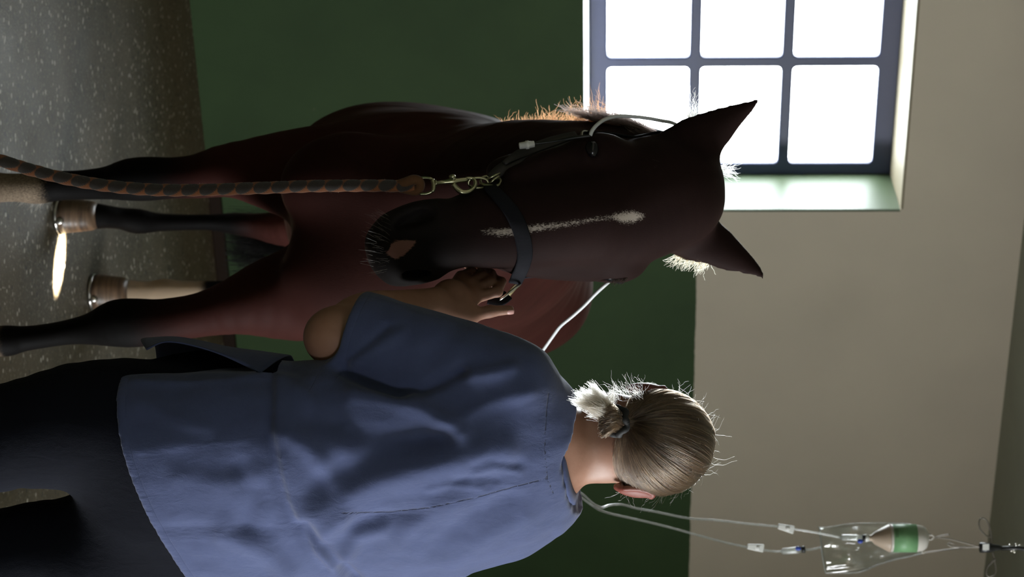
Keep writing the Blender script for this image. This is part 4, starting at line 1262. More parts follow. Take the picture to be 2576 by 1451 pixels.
while len(cv) < 9500:
    q = RNG.normal(0, 1, 3); q /= np.linalg.norm(q)
    p0 = onto(q, .001)
    if (p0 - HCUTP) @ HCUTN > .004 or (p0 - hd_(0, .066, 0)) @ HFW > 0: continue
    q2 = RNG.normal(0, .03, 3); tt = tdir_ + q2; tt /= np.linalg.norm(tt)
    om = math.acos(np.clip(q @ tt, -1, 1)); ts = np.linspace(0, 1, 16)
    lift = RNG.uniform(.0005, .0045); lk = math.sin(q[0] * 23 + q[2] * 7) * .0012 + math.sin(q[0] * 61) * .0006
    so_ = math.sin(om) + 1e-6
    P = []
    for u in ts:
        w_ = (math.sin((1 - u) * om) * q + math.sin(u * om) * tt) / so_ if om > 1e-3 else q
        w_ = w_ / np.linalg.norm(w_)
        P.append(onto(w_, (lift + lk) * (math.sin(math.pi * min(u * 1.1, 1)) * .8 + .2)))
    P = np.array(P); P[-1] = P[-1] * .6 + TIE * .4
    cv.append(P); rd.append(RNG.uniform(.00022, .0004))
M['hairdark'] = hair_mat('dark_ash_hair', (.050, .030, .018), .32)
lk_ = np.array([mnoise.noise(Vector(tuple(np.array(c_[7] - CC) @ HR.T * 75))) + .6 * mnoise.noise(Vector(tuple(np.array(c_[7] - CC) @ HR.T * 190))) for c_ in cv])
for nm_, sel, mt_ in (('combed_hair', lk_ >= -.12, M['hair']), ('combed_under_hair', lk_ < -.12, M['hairdark'])):
    ix = np.nonzero(sel)[0]; strands(nm_, [cv[q] for q in ix], [rd[q] for q in ix], mt_, hair_o)
# hair tie
M['tie'] = mat('black_hair_tie', (.008, .008, .009), .7)
PD = at(1515, 1048, 3.085) - TIE; PD /= np.linalg.norm(PD)
s1_ = perp(PD); s2_ = np.cross(PD, s1_)
b = MB(); ang = np.linspace(0, 2 * math.pi, 40)
tc = at(1553, 1060, 3.10)
b.tube([tc + .021 * (math.cos(a) * s1_ + math.sin(a) * s2_) + PD * (.003 * math.sin(5 * a)) for a in ang], [.0052 + .0008 * math.sin(9 * a) for a in ang], 10, cap=False); b.build('hair_tie', M['tie'], hair_o)
# folded loop of the ponytail and its loose bleached ends
cv, rd = [], []
for i in range(1100):
    a0 = RNG.uniform(0, 6.28); rr = .018 * math.sqrt(RNG.uniform(0, 1)); of = rr * (math.cos(a0) * s1_ + math.sin(a0) * s2_)
    y_end = RNG.uniform(1042, 1092); x_end = RNG.uniform(1512, 1524)
    P = spline([tc + of, at(1535, 1052 + (y_end - 1066) * .6, 3.075) + of * .9, at(x_end, y_end, 3.075) + of * .5, at(1526, 1064 + (y_end - 1066) * .5, 3.10) + of * .3, tc + of * .3], 4)
    cv.append(P); rd.append(RNG.uniform(.0002, .0004))
strands('ponytail_loop', cv, [r_ * np.ones(len(c_)) for r_, c_ in zip(rd, cv)], M['hair'], hair_o)
cv, rd = [], []
CL = []
for q in range(46):
    u = RNG.uniform(0, 1)
    CL.append((1430 + 62 * abs(u - .3) + RNG.uniform(0, 45), 968 + u * 92 + RNG.uniform(-8, 8), RNG.uniform(-.016, .014)) if q < 34 else (RNG.uniform(1470, 1550), RNG.uniform(962, 996), RNG.uniform(-.01, .01)))
for i in range(1500):
    a0 = RNG.uniform(0, 6.28); rr = .015 * math.sqrt(RNG.uniform(0, 1)); of = rr * (math.cos(a0) * s1_ + math.sin(a0) * s2_)
    xe, ye, dz = CL[int(RNG.uniform(0, 46))]; f = RNG.uniform(.72, 1.06)
    e0 = at(1522, 1036, 3.085); e1_ = at(xe, ye, 3.085 + dz); ee = e0 + (e1_ - e0) * f + RNG.normal(0, .0022, 3)
    P = spline([tc + of * .6, at(1522, 1036 + (ye - 1010) * .25, 3.085) + of, (e0 * .45 + ee * .55) + of * .7 + np.array([0, -.006, .004]), ee], 5)
    cv.append(P); rd.append(RNG.uniform(.0002, .00042))
strands('ponytail_ends', cv, rd, M['hairlight'], hair_o)
# flyaway hairs all round
cv = []
for i in range(190):
    q = RNG.normal(0, 1, 3); q[1] *= .5; q /= np.linalg.norm(q)
    p0 = onto(q, .003)
    if (p0 - HCUTP) @ HCUTN > 0 or (p0 - hd_(0, .066, 0)) @ HFW > 0: continue
    nn = (q / CR) @ HR; nn /= np.linalg.norm(nn)
    cv += tuft([p0], [nn * .35 + RNG.normal(0, .5, 3)], [RNG.uniform(.010, .034)], 1.1, 12, .1, .2)
for i in range(60):
    p0 = at(RNG.uniform(1555, 1620), RNG.uniform(985, 1010), 3.13)
    cv += tuft([p0], [(-.75, -.1, -.4)], [RNG.uniform(.015, .04)], .5, 9, 0, .3)
for i in range(40):
    p0 = at(RNG.uniform(1560, 1720), 1235, 3.19)
    cv += tuft([p0], [(.5, -.2, -.5)], [RNG.uniform(.01, .03)], .8, 9, 0, .3)
strands('flyaway_hair', cv, [.00014] * len(cv), M['hairlight'], hair_o)

# ================================================================== HALTER ON THE HORSE'S HEAD
M['webbing'] = None
def webbing():
    m = mat('black_webbing', (.010, .010, .013), .8); t = NT(m)
    w = t.new('ShaderNodeTexWave'); w.inputs['Scale'].default_value = 320; w.inputs['Distortion'].default_value = .3
    t.l.new(t.coord('Object'), w.inputs['Vector'])
    t.set('Base Color', t.ramp(w.outputs['Fac'], [(0, (.007, .007, .010)), (1, (.017, .017, .022))])); t.bump(w.outputs['Fac'], .5, .0015)
    t.b.inputs['Specular IOR Level'].default_value = .15
    return m
M['webbing'] = webbing()
M['leather'] = plain_paint('worn_dark_leather', (.030, .026, .025), .6)
M['brass'] = mat('dull_brass', (.50, .42, .24), .32, Metallic=1.0)
M['silver'] = mat('nickel', (.68, .66, .60), .22, Metallic=1.0)
M['snapmetal'] = mat('greenish_brass', (.44, .43, .27), .30, Metallic=1.0)
def ribbon(name, pts, nrm, w, th, material, parent, n=6):
    """flat strap through points, lying with its face along the normals"""
    Q = spline(np.concatenate([np.asarray(pts), np.asarray(nrm)], 1), n)
    P = Q[:, :3]; N = Q[:, 3:]; T = np.gradient(P, axis=0); T /= np.linalg.norm(T, axis=1)[:, None]
    N = N - T * np.sum(N * T, 1)[:, None]; N /= np.linalg.norm(N, axis=1)[:, None]
    S = np.cross(T, N)
    ww = np.broadcast_to(np.asarray(w), (len(P),)) if np.ndim(w) == 0 else np.interp(np.linspace(0, 1, len(P)), np.linspace(0, 1, len(w)), w)
    V = []; F = []; pr = [(-.5, .15), (-.42, .5), (.42, .5), (.5, .15), (.5, -.15), (.42, -.5), (-.42, -.5), (-.5, -.15)]
    for i in range(len(P)):
        for a, c in pr: V.append(P[i] + S[i] * a * ww[i] + N[i] * c * th)
    k = len(pr)
    for i in range(len(P) - 1):
        for j in range(k): F.append((i * k + j, i * k + (j + 1) % k, (i + 1) * k + (j + 1) % k, (i + 1) * k + j))
    F.append(tuple(range(k - 1, -1, -1))); F.append(tuple((len(P) - 1) * k + j for j in range(k)))
    b = MB(); b.add(V, F); return b.build(name, material, parent)
def ring(name, c, ax, up, ra, rb, r, material, parent, square=0.0):
    ax = np.asarray(ax, float); ax /= np.linalg.norm(ax); up = np.asarray(up, float); up -= ax * (up @ ax); up /= np.linalg.norm(up); s_ = np.cross(ax, up)
    b = MB(); P = []
    for a in np.linspace(0, 2 * math.pi, 49):
        ca, sa = math.cos(a), math.sin(a); e_ = 2 / (2 + square * 4)
        P.append(np.asarray(c) + up * ra * abs(ca) ** e_ * np.sign(ca) + s_ * rb * abs(sa) ** e_ * np.sign(sa))
    b.tube(P, r, 10, cap=False); return b.build(name, material, parent)
RL = at(1234, 456, 3.435)                # near-side ring below the cheek
RR = at(1283, 738, 3.500)                # far-side ring, in the person's fingers
halter = empty('halter', hit(1319, 600)[0]); tag(halter, 'black webbing halter buckled on the bay horse\'s head', 'halter')
pts, nr = [], []
nb_px = [(1234, 476), (1247, 490), (1264, 508), (1281, 528), (1296, 552), (1308, 580), (1316, 610), (1319, 640), (1314, 664)]
for x, y in nb_px:
    p, n_ = hit(x, y, .004)
    pts.append(p); nr.append(n_)
pts += [at(1306, 690, 3.470), at(1296, 712, 3.490)]; nr += [np.array([.9, -.4, 0]), np.array([.85, -.5, 0])]
pts = [RL + np.array([.004, .0, .006])] + pts; nr = [np.array([-.7, -.7, 0])] + nr
ribbon('noseband', pts, nr, [.020, .026, .027, .028, .028, .027, .024], .0045, M['webbing'], halter)
def skinpts(px_, off=.004):
    P, N = [], []
    for x, y, Y in px_:
        p, n_ = near(at(x, y, Y), 0); q = at(x, y, Y)
        P.append(q if Y < 0 else p + n_ * off); N.append(n_)
    return P, N
CK = [(1238, 448, 3.445), (1262, 424, 3.47), (1300, 402, 3.50), (1350, 381, 3.52), (1400, 364, 3.54), (1445, 352, 3.55), (1478, 347, 3.55)]
P_ = [at(*q) for q in CK]; N_ = [np.array([-.75, -.62, .2])] * len(CK)
ribbon('cheek_strap', P_, N_, .022, .0045, M['leather'], halter)
P2 = [p + np.array([-.010, .006, .004]) for p in P_[1:-1]]
ribbon('strap_keeper', P2, N_[1:-1], [.010, .024, .024, .020], .004, M['leather'], halter)
CR_ = [(1478, 347, 3.55), (1530, 336, 3.57), (1590, 322, 3.60), (1650, 318, 3.63), (1710, 322, 3.66), (1750, 345, 3.69), (1775, 400, 3.71), (1785, 480, 3.72), (1778, 560, 3.73), (1740, 620, 3.72), (1660, 650, 3.69), (1600, 668, 3.66)]
P_, N_ = [], []
for q in CR_:
    p, n_ = near(at(*q), .004); P_.append(p); N_.append(n_)
ribbon('crown_strap', P_, N_, .020, .004, M['webbing'], halter)
ring('cheek_ring', at(1484, 348, 3.548), np.array([-.7, -.6, .35]), np.array([-.2, -.1, .9]), .015, .018, .0022, M['silver'], halter, .4)
ring('side_ring', RL, np.array([-.85, -.5, .1]), np.array([.25, 0, 1]), .017, .017, .0026, M['snapmetal'], halter, .2)
b = MB(); b.tube([at(1222, 452, 3.43), at(1245, 441, 3.432), at(1258, 436, 3.436)], [.0022, .0024, .002], 8); b.tube([at(1226, 470, 3.43), at(1242, 451, 3.428), at(1256, 443, 3.43)], [.002, .0024, .002], 8)
b.build('buckle_tongue', M['snapmetal'], halter)
# far-side ring, seen edge on, its brass keeper and the strap end held in the fist
ring('far_ring', at(1281, 735, 3.492), np.array([.80, .06, .60]), np.array([-.60, .1, .80]), .023, .015, .0024, M['silver'], halter, .3)
ribbon('brass_keeper', [at(1303, 714, 3.50), at(1290, 728, 3.503), at(1277, 744, 3.507)], [np.array([.5, -.85, .2])] * 3, .009, .003, M['brass'], halter, 4)
ribbon('throat_strap', [at(1278, 742, 3.500), at(1264, 752, 3.490), at(1246, 757, 3.482), at(1228, 752, 3.480)], [np.array([-.3, -.9, .1])] * 4, [.020, .022, .022, .018], .004, M['webbing'], halter, 5)
ribbon('jaw_strap', [at(1300, 702, 3.50), at(1340, 694, 3.54), at(1400, 692, 3.58), at(1470, 694, 3.62), at(1540, 694, 3.63), at(1580, 698, 3.61)], [np.array([.9, -.35, 0])] * 6, .018, .004, M['webbing'], halter)
ribbon('strap_end', [at(1545, 700, 3.60), at(1560, 707, 3.595), at(1580, 700, 3.60)], [np.array([.5, -.8, 0])] * 3, [.008, .012, .006], .004, M['webbing'], halter, 5)

# ================================================================== LEAD ROPE
rope = empty('lead_rope', at(1050, 468, 3.40)); tag(rope, 'braided brown and rust lead rope hanging from the halter ring', 'lead rope')
RP = [(1042, 469, 3.405), (1000, 468, 3.40), (930, 467, 3.395), (800, 468, 3.385), (650, 473, 3.37), (500, 478, 3.35), (380, 477, 3.33), (260, 466, 3.31), (150, 446, 3.29), (60, 422, 3.27), (0, 404, 3.25)]
rp_ = [at(*q) for q in RP]
end = rp_[-1]
rp_ += [end + np.array([-.02, -.02, -.09]), np.array([end[0] - .07, end[1] - .05, .22]), np.array([end[0] - .12, end[1] - .08, .06]), np.array([end[0] - .20, end[1] - .12, .017]), np.array([end[0] - .36, end[1] - .16, .016]), np.array([end[0] - .50, end[1] - .05, .016]), np.array([end[0] - .42, end[1] + .08, .016])]
Pc = spline(rp_, 60)
sl_ = np.concatenate([[0], np.cumsum(np.linalg.norm(np.diff(Pc, axis=0), axis=1))])
nS = int(sl_[-1] / .0016); u_ = np.linspace(0, sl_[-1], nS); Pc = np.stack([np.interp(u_, sl_, Pc[:, c]) for c in range(3)], 1)
T_ = np.gradient(Pc, axis=0); T_ /= np.linalg.norm(T_, axis=1)[:, None]
ref = np.array([0.0, -1, 0]); U_ = ref - T_ * (T_ @ ref)[:, None]; U_ /= np.linalg.norm(U_, axis=1)[:, None]; S_ = np.cross(T_, U_)
nA = 32; PITCH_ = .0305
V = np.zeros((nS, nA, 3)); CF = np.zeros((nS, nA))
an = np.linspace(0, 2 * np.pi, nA, endpoint=False)
ph = 2 * np.pi * u_ / PITCH_
for k in range(nA):
    # two families of strands crossing: dark lozenges over rust triangles
    a = (an[k] - .22 + np.pi) % (2 * np.pi) - np.pi
    f1 = np.cos(a) + .55 * (1 - 2 * np.abs(((ph / (2 * np.pi) + a * .16) % 1) - .5) * 2)
    dark = sstep(f1, .44, .53)
    lump = .5 + .5 * np.cos(ph + a * 1.1)
    r_ = .0098 + .0011 * lump + .0008 * dark - .0010 * np.exp(-(f1 - .48) ** 2 / .012)
    V[:, k] = Pc + r_[:, None] * (np.cos(an[k]) * U_ + np.sin(an[k]) * S_)
    CF[:, k] = dark
I0 = np.arange(nS - 1)[:, None] * nA + np.arange(nA)[None]; I1 = np.arange(nS - 1)[:, None] * nA + (np.arange(nA)[None] + 1) % nA
Q = np.stack([I0, I1, I1 + nA, I0 + nA], -1).reshape(-1, 4)
def rope_mat():
    m = mat('braided_rope', rough=.85); t = NT(m)
    a = t.attr('dark'); f = t.noise(700, 2, .6, t.coord('Object'))
    c = t.mix(a.outputs['Fac'], (.23, .075, .020), (.030, .022, .017))
    c = t.mix(.35, c, t.ramp(f, [(.3, (.6, .6, .6)), (.7, (1.5, 1.5, 1.5))]), 'MULTIPLY'); t.set('Base Color', c)
    t.bump(f, .5, .0015); t.b.inputs['Sheen Weight'].default_value = .3; return m
M['rope'] = rope_mat()
br = quads_mesh('braid', V.reshape(-1, 3), Q, M['rope'], rope); set_attr(br, 'dark', CF.ravel())
b = MB(); b.tube(spline([at(1000, 466, 3.40), at(1022, 458, 3.395), at(1040, 452, 3.395), at(1054, 456, 3.398), at(1056, 470, 3.402), at(1046, 480, 3.405), at(1025, 476, 3.405), at(1002, 470, 3.403)], 6), .0085, 12)
b.build('eye_splice', cloth('rust_rope_loop', (.12, .055, .022), 700), rope)
fz = tuft([Pc[int(RNG.uniform(0, .8) * nS)] for i in range(500)], [np.array([RNG.normal(0, 1), -.2, RNG.normal(0, 1)]) for i in range(500)], RNG.uniform(.009, .013, 500), .6, 6, 0, .2)
strands('rope_fuzz', fz, [.00012] * 500, M['goldhair'], rope)
# swivel snap
b = MB(); b.tube(spline([at(1049, 449, 3.40), at(1066, 447, 3.40), at(1083, 449, 3.40), at(1090, 458, 3.40), at(1091, 470, 3.40), at(1088, 480, 3.40), at(1074, 487, 3.40), at(1056, 488, 3.40)], 6), [.0024] * 15 + [.0038] * 16 + [.0026] * 12, 12)
sn = b.build('snap_swivel', M['snapmetal'], rope)
b = MB(); b.lathe(at(1093, 461, 3.40), at(1170, 452, 3.41) - at(1093, 461, 3.40), [(0, .003), (.001, .0055), (.0035, .0055), (.0045, .0032), (.018, .0038), (.030, .0052), (.036, .0055), (.040, .0042), (.055, .004), (.058, .003)], 20)
b.ellip(at(1138, 444, 3.398), (.004, .004, .006), 14); b.ellip(at(1141, 449, 3.40), (.003, .003, .004), 12)
b.build('snap_body', M['snapmetal'], rope)
b = MB(); hk = spline([at(1140, 462, 3.404), at(1150, 475, 3.405), at(1162, 483, 3.405), at(1178, 482, 3.408), at(1192, 472, 3.412), at(1196, 458, 3.416), at(1188, 449, 3.418), at(1172, 448, 3.415)], 6)
b.tube(hk, np.interp(np.linspace(0, 1, len(hk)), [0, .25, .5, .8, 1], [.0045, .0048, .0042, .0030, .0026]), 12); b.build('snap_hook', M['snapmetal'], rope)
ring('halter_loop', at(1203, 460, 3.425), np.array([.3, -.9, .2]), np.array([.1, 0, 1]), .017, .009, .0022, M['snapmetal'], halter, .1)

# ================================================================== INFUSION SETS
YI = 5.30
def clear_mat(name, tint=(1, 1, 1), refl=.10, rough=.08, trans=1.0):
    m = bpy.data.materials.new(name); m.use_nodes = True; nt = m.node_tree; nt.nodes.clear()
    o_ = nt.nodes.new('ShaderNodeOutputMaterial'); tr = nt.nodes.new('ShaderNodeBsdfTransparent'); gl_ = nt.nodes.new('ShaderNodeBsdfGlossy'); df = nt.nodes.new('ShaderNodeBsdfTranslucent')
    lw = nt.nodes.new('ShaderNodeLayerWeight'); lw.inputs[0].default_value = .35
    tr.inputs[0].default_value = (*tint, 1); gl_.inputs['Roughness'].default_value = rough; df.inputs[0].default_value = (.8, .8, .78, 1)
    m1 = nt.nodes.new('ShaderNodeMixShader'); m2 = nt.nodes.new('ShaderNodeMixShader')
    mm = nt.nodes.new('ShaderNodeMath'); mm.operation = 'MULTIPLY_ADD'; mm.inputs[1].default_value = .55; mm.inputs[2].default_value = refl
    nt.links.new(lw.outputs['Facing'], mm.inputs[0])
    m1.inputs[0].default_value = 1 - trans
    nt.links.new(tr.outputs[0], m1.inputs[1]); nt.links.new(df.outputs[0], m1.inputs[2])
    nt.links.new(mm.outputs[0], m2.inputs[0]); nt.links.new(m1.outputs[0], m2.inputs[1]); nt.links.new(gl_.outputs[0], m2.inputs[2])
    nt.links.new(m2.outputs[0], o_.inputs[0]); return m
M['clear'] = clear_mat('clear_plastic', (.93, .96, .96), .07, .10)
M['tube'] = clear_mat('clear_tubing', (.88, .90, .87), .07, .25, .74)
M['milky'] = mat('milky_plastic', (.62, .585, .54), .35); M['fluid'] = mat('tan_fluid_in_plastic', (.47, .37, .29), .35)
M['white'] = mat('white_plastic', (.84, .84, .82), .4); M['blue'] = mat('blue_plastic', (.03, .07, .45), .4); M['blackp'] = mat('black_plastic', (.012, .012, .012), .4)
def label_mat():
    m = mat('green_label', (.17, .36, .17), .5); t = NT(m)
    n = t.noise(30, 3, .5, t.coord('Object')); t.set('Base Color', t.ramp(n, [(.3, (.15, .34, .155)), (.7, (.20, .40, .195))])); return m
M['label'] = label_mat()
bottle = empty('infusion_bottle', at(2335, 1352, YI)); tag(bottle, 'upside-down plastic infusion bottle with green label, hanging in front of clear bag', 'bottle')
ax = np.array([0, 0, 1.0]); B0 = at(2186, 1353, YI)
k_ = YI / FPX
prof = [(0, 7), (4, 8), (6, 8), (14, 16), (48, 34.5), (52, 35), (60, 34.5), (118, 34.5), (132, 32), (142, 25), (147, 12), (147.5, 4)]
def part_prof(a, b_): return [(h * k_, r * k_) for h, r in prof if a <= h <= b_]
b = MB(); b.lathe(B0, ax, part_prof(0, 52), 36); b.build('neck_cone', M['fluid'], bottle)
b = MB(); b.lathe(B0, ax, part_prof(52, 148), 36); b.build('bottle_body', M['milky'], bottle)
b = MB(); V = []; F = []
for i in range(20):
    a = math.radians(-20 - 190 * i / 19) - math.radians(-15)
    for h in (58, 117): V.append(B0 + np.array([35.1 * k_ * math.cos(a), 35.1 * k_ * math.sin(a), h * k_]))
for i in range(19): F.append((2 * i, 2 * i + 2, 2 * i + 3, 2 * i + 1))
b.add(V, F); lb = b.build('label', M['label'], bottle); q = lb.modifiers.new('solid', 'SOLIDIFY'); q.thickness = .0006; q.offset = 1
b = MB(); a = math.radians(-120)
for dx, hw in ((0, 9), (4, 6)):
    for j in range(5):
        aa = a + (j - 2) * .14
        c_ = B0 + np.array([35.7 * k_ * math.cos(aa), 35.7 * k_ * math.sin(aa), (63 + dx) * k_]); tdr = np.array([-math.sin(aa), math.cos(aa), 0]); nrr = np.array([math.cos(aa), math.sin(aa), 0])
        L = (2.2 if j % 2 else 1.6) * k_
        b.box8([c_ - tdr * L - WU * .6 * k_, c_ + tdr * L - WU * .6 * k_, c_ + tdr * L - WU * .6 * k_ + nrr * .0003, c_ - tdr * L - WU * .6 * k_ + nrr * .0003, c_ - tdr * L + WU * .6 * k_, c_ + tdr * L + WU * .6 * k_, c_ + tdr * L + WU * .6 * k_ + nrr * .0003, c_ - tdr * L + WU * .6 * k_ + nrr * .0003])
b.build('label_print', M['blackp'], lb, smooth=False)
b = MB(); b.lathe(at(2176, 1353, YI), ax, [(0, 8 * k_), (.001, 9.5 * k_), (5 * k_, 9.5 * k_), (6 * k_, 8 * k_), (10 * k_, 8 * k_)], 24); b.build('cap', M['white'], bottle)
b = MB(); b.tube(spline([at(2331, 1348, YI), at(2342, 1345, YI), at(2349, 1350, YI), at(2342, 1357, YI), at(2331, 1356, YI)], 6), .002, 8); b.build('hanging_eye', M['milky'], bottle)
# clear bag behind the bottle
YB = 5.42
bag = empty('infusion_bag', at(2300, 1390, YB)); tag(bag, 'clear crumpled infusion bag hanging behind the labelled bottle', 'infusion bag')
kb = YB / FPX
upper = [(2058, 1325), (2075, 1326), (2100, 1323), (2135, 1317), (2180, 1315), (2230, 1315), (2290, 1317), (2316, 1330)]
lower = [(2076, 1441), (2100, 1441), (2140, 1441), (2170, 1437), (2210, 1420), (2250, 1408), (2290, 1399), (2318, 1392)]
nu, nv = 40, 26
def bag_sheet(sgn):
    U = spline(upper, 8); Lw = spline(lower, 8); V = []
    for i in range(nu):
        f = i / (nu - 1); pu = [np.interp(f, np.linspace(0, 1, len(U)), U[:, c]) for c in (0, 1)]; pl = [np.interp(f, np.linspace(0, 1, len(Lw)), Lw[:, c]) for c in (0, 1)]
        for j in range(nv):
            g = j / (nv - 1); x = pu[0] + (pl[0] - pu[0]) * g; y = pu[1] + (pl[1] - pu[1]) * g
            bulge = (math.sin(math.pi * g) ** .7) * (math.sin(math.pi * min(1, f * .9 + .12)) ** .6) * .026
            wr = .008 * mnoise.noise(Vector((x * .018, y * .05, sgn * 3))) + .006 * sstep(g, .65, .9) * math.sin(y * .35 + x * .06)
            if f < .02: bulge *= .1
            V.append(at(x, y, YB) + np.array([0, sgn * (bulge + wr * math.sin(math.pi * g) ** .5), 0]))
    F = [(i * nv + j, (i + 1) * nv + j, (i + 1) * nv + j + 1, i * nv + j + 1) for i in range(nu - 1) for j in range(nv - 1)]
    return V, F
b = MB(); b.add(*bag_sheet(-1)); b.add(*bag_sheet(1)); b.build('bag_film', M['clear'], bag)
b = MB()
b.tube(spline([at(2062, 1326, YB), at(2064, 1345, YB), at(2066, 1380, YB), at(2071, 1415, YB), at(2077, 1441, YB)], 6), .0016, 8)
b.tube(spline([at(*p, YB) for p in upper], 6), .0012, 8); b.tube(spline([at(*p, YB) for p in lower], 6), .0013, 8)
b.build('welded_seam', clear_mat('seam_plastic', (.95, .97, .97), .25, .15, .75), bag)
b = MB(); b.tube([at(2318, 1391, YB), at(2326, 1389, YB)], .003, 10); b.build('hanging_tab', M['milky'], bag)
# drip sets
def drip_set(name, label, chamber, cyl_axis, tube_pts, clamp, blue):
    r0 = empty(name, at(*chamber[0])); tag(r0, label, 'infusion set')
    a_, b_ = at(*chamber[0]), at(*chamber[1])
    b = MB(); L = np.linalg.norm(b_ - a_)
    b.lathe(a_, b_ - a_, [(0, .003), (.002, .0082), (L * .25, .0085), (L * .30, .0092), (L * .34, .0085), (L * .9, .0085), (L * .95, .006), (L, .003)], 22); b.build('drip_chamber', M['tube'], r0)
    b = MB(); b.lathe(a_ - (b_ - a_) * .06, a_ - b_, [(-.006, .0085), (0, .0095), (.004, .0095), (.005, .004)], 20); b.build('spike_collar', M['blackp'], r0)
    b = MB(); b.ellip(at(*blue), (.0062, .006, .0075), 14); b.build('air_vent', M['blue'], r0)
    tb_ = MB(); P = spline([at(*p) for p in tube_pts], 10)
    tb_.tube(P, .0027, 10); tu = tb_.build('tubing', M['tube'], r0)
    c0, c1_ = at(*clamp[0]), at(*clamp[1]); dd = c1_ - c0; L = np.linalg.norm(dd); dd /= L; sd_ = np.cross(dd, [0, 1, 0]); sd_ /= np.linalg.norm(sd_); yy = np.array([0, 1.0, 0])
    w0, w1 = .0065, .0105
    b = MB(); b.box8([c0 - sd_ * w0 - yy * .007, c0 + sd_ * w0 - yy * .007, c0 + sd_ * w0 + yy * .007, c0 - sd_ * w0 + yy * .007, c1_ - sd_ * w1 - yy * .008, c1_ + sd_ * w1 - yy * .008, c1_ + sd_ * w1 + yy * .008, c1_ - sd_ * w1 + yy * .008])
    cl = b.build('roller_clamp', M['white'], r0, smooth=False, bevel=.002)
    b = MB(); mid = c0 + dd * L * .6; b.lathe(mid - yy * .010, yy, [(0, .004), (.001, .006), (.006, .006), (.007, .004)], 16); b.build('roller', M['white'], cl)
    return r0
drip_set('infusion_line', 'drip line with roller clamp running down from the labelled bottle', [(2172, 1353, YI), (2114, 1352, YI)], None,
         [(2114, 1352, YI), (2060, 1341, YI), (2000, 1331, YI), (1955, 1324, 5.29), (1880, 1317, 5.26), (1800, 1308, 5.2), (1730, 1303, 5.1), (1650, 1287, 4.98), (1600, 1278, 4.9), (1565, 1269, 4.8), (1535, 1270, 4.72), (1512, 1276, 4.66), (1492, 1266, 4.55), (1470, 1246, 4.48), (1440, 1222, 4.40), (1400, 1150, 4.3), (1372, 1040, 4.18), (1350, 905, 4.02)], [(1957, 1323, 5.285), (1997, 1333, 5.285)], (2164, 1361, YI - .01))
drip_set('infusion_line', 'drip line with roller clamp running down from the clear bag', [(2018, 1382, YI + .05), (1964, 1387, YI + .05)], None,
         [(2066, 1376, YB - .02), (2040, 1382, YI + .07), (2018, 1382, YI + .05), (1964, 1387, YI + .05), (1925, 1384, 5.33), (1880, 1376, 5.3), (1820, 1363, 5.24), (1760, 1347, 5.15), (1680, 1325, 5.05), (1600, 1306, 4.92), (1545, 1294, 4.82), (1512, 1284, 4.70), (1494, 1274, 4.61), (1466, 1254, 4.55), (1430, 1226, 4.445), (1388, 1155, 4.345), (1358, 1045, 4.225), (1336, 912, 4.06)], [(1880, 1374, 5.3), (1921, 1379, 5.32)], (2008, 1379, YI + .035))
# white extension tube across to the catheter in the neck
ext = empty('extension_tube', at(1540, 700, 3.8)); tag(ext, 'white infusion tube running behind the horse\'s head to its neck', 'infusion tube')
M['tubew'] = mat('white_tubing', (.80, .82, .84), .3, Subsurface_Weight=.0)
et = [(1346, 908, 4.02), (1372, 872, 3.98), (1396, 838, 3.95), (1412, 818, 3.93), (1440, 795, 3.91), (1470, 768, 3.89), (1500, 737, 3.87), (1538, 703, 3.85), (1620, 630, 3.90), (1735, 565, 3.91), (1785, 515, 3.90), (1792, 455, 3.86), (1765, 372, 3.78), (1705, 316, 3.69), (1660, 303, 3.64), (1610, 295, 3.61), (1560, 292, 3.59), (1525, 299, 3.55), (1503, 313, 3.512), (1490, 328, 3.498), (1485, 341, 3.496)]
b = MB(); b.tube(spline([at(*p) for p in et], 12), .0034, 12); b.build('tube', M['tubew'], ext)
b = MB(); b.tube(spline([at(1485, 341, 3.496), at(1462, 344, 3.495), at(1440, 347, 3.496), at(1390, 356, 3.500), at(1343, 362, 3.500)], 8), [.003] * 21 + [.002] * 12, 10); b.build('catheter_lead', M['blackp'], ext)
b = MB(); c0 = at(1345, 362, 3.500); b.lathe(c0, at(1305, 367, 3.495) - c0, [(0, .002), (.0008, .0055), (.010, .0062), (.0105, .0075), (.016, .0075), (.0165, .0062), (.027, .0058), (.028, .004)], 20); b.build('luer_connector', M['white'], ext)
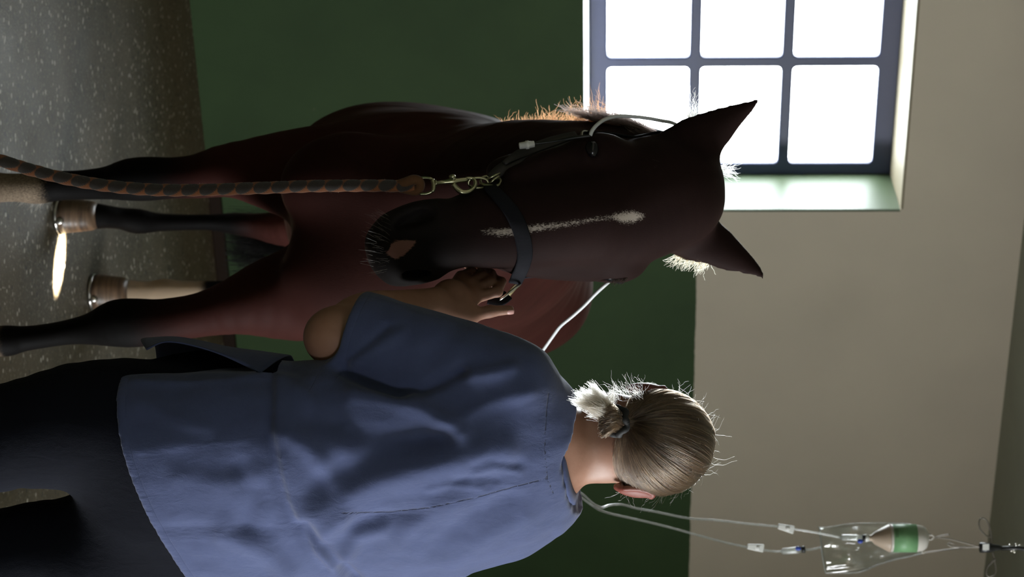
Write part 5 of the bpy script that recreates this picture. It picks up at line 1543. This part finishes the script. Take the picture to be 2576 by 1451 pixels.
# hanging gear: cords, wires and swivel from the ceiling
hang = empty('drip_hanger', at(2490, 1380, YI)); tag(hang, 'black swivel hanger with wire hooks on a beaded ceiling cord', 'hanger')
M['wire'] = mat('grey_wire', (.20, .18, .155), .4, Metallic=.7)
def wire(name, pts, r, material=None, parent=hang, n=8):
    b = MB(); b.tube(spline([at(*p) for p in pts], n), r, 8); return b.build(name, material or M['wire'], parent)
wire('hook_wire', [(2470, 1377, YI), (2430, 1366, YI), (2390, 1356, YI), (2352, 1350, YI), (2340, 1344, YI), (2333, 1350, YI), (2342, 1357, YI)], .0016)
wire('hook_wire', [(2352, 1352, YI), (2365, 1348, YI), (2388, 1344, YI - .01)], .0022)
wire('hook_wire', [(2470, 1375, YI + .01), (2430, 1376, YI + .02), (2396, 1374, YI + .03), (2384, 1369, YI + .03), (2390, 1365, YI + .03), (2400, 1368, YI + .03)], .0020)
wire('bag_wire', [(2470, 1376, YI + .01), (2420, 1378, YI + .05), (2370, 1384, YB - .02), (2322, 1390, YB)], .0018)
wire('loop_wire', [(2494, 1368, YI), (2493, 1345, YI), (2487, 1318, YI), (2478, 1305, YI), (2468, 1304, YI), (2463, 1314, YI), (2466, 1330, YI), (2478, 1344, YI), (2492, 1352, YI)], .0022)
wire('loop_wire', [(2497, 1388, YI), (2502, 1410, YI), (2505, 1436, YI), (2498, 1449, YI), (2487, 1450, YI), (2481, 1440, YI), (2486, 1424, YI), (2505, 1405, YI - .004)], .0020)
b = MB(); b.lathe(at(2464, 1377, YI), ax, [(0, .010), (.001, .0135), (.026, .0135), (.030, .011), (.044, .0085), (.055, .007), (.058, .004)], 24); sw = b.build('swivel_block', M['blackp'], hang)
b = MB(); q0 = at(2472, 1368, YI - .0142)
b.box8([q0 + np.array(v) for v in ((0, 0, 0), (.016, 0, 0), (.016, .002, 0), (0, .002, 0), (0, 0, .017), (.016, 0, .017), (.016, .002, .017), (0, .002, .017))]); b.build('white_tag', M['white'], sw, smooth=False)
b = MB()
for x, y in ((2541, 1372), (2556, 1370), (2545, 1384), (2560, 1380), (2552, 1387), (2566, 1374)): b.ellip(at(x, y, YI + RNG.uniform(-.01, .01)), (.0045, .0045, .0045), 12)
b.build('bead_chain', M['silver'], hang)
topz = at(2576, 1380, YI)
b = MB(); b.tube([at(2518, 1379, YI), at(2560, 1378, YI), topz, np.array([topz[0], topz[1], Z_C])], .0055, 12); b.build('ceiling_cord', M['blackp'], hang)
b = MB(); b.lathe(np.array([topz[0], topz[1], Z_C - .012]), ax, [(0, .012), (.002, .02), (.012, .022)], 20); b.build('ceiling_hook', M['wire'], hang)
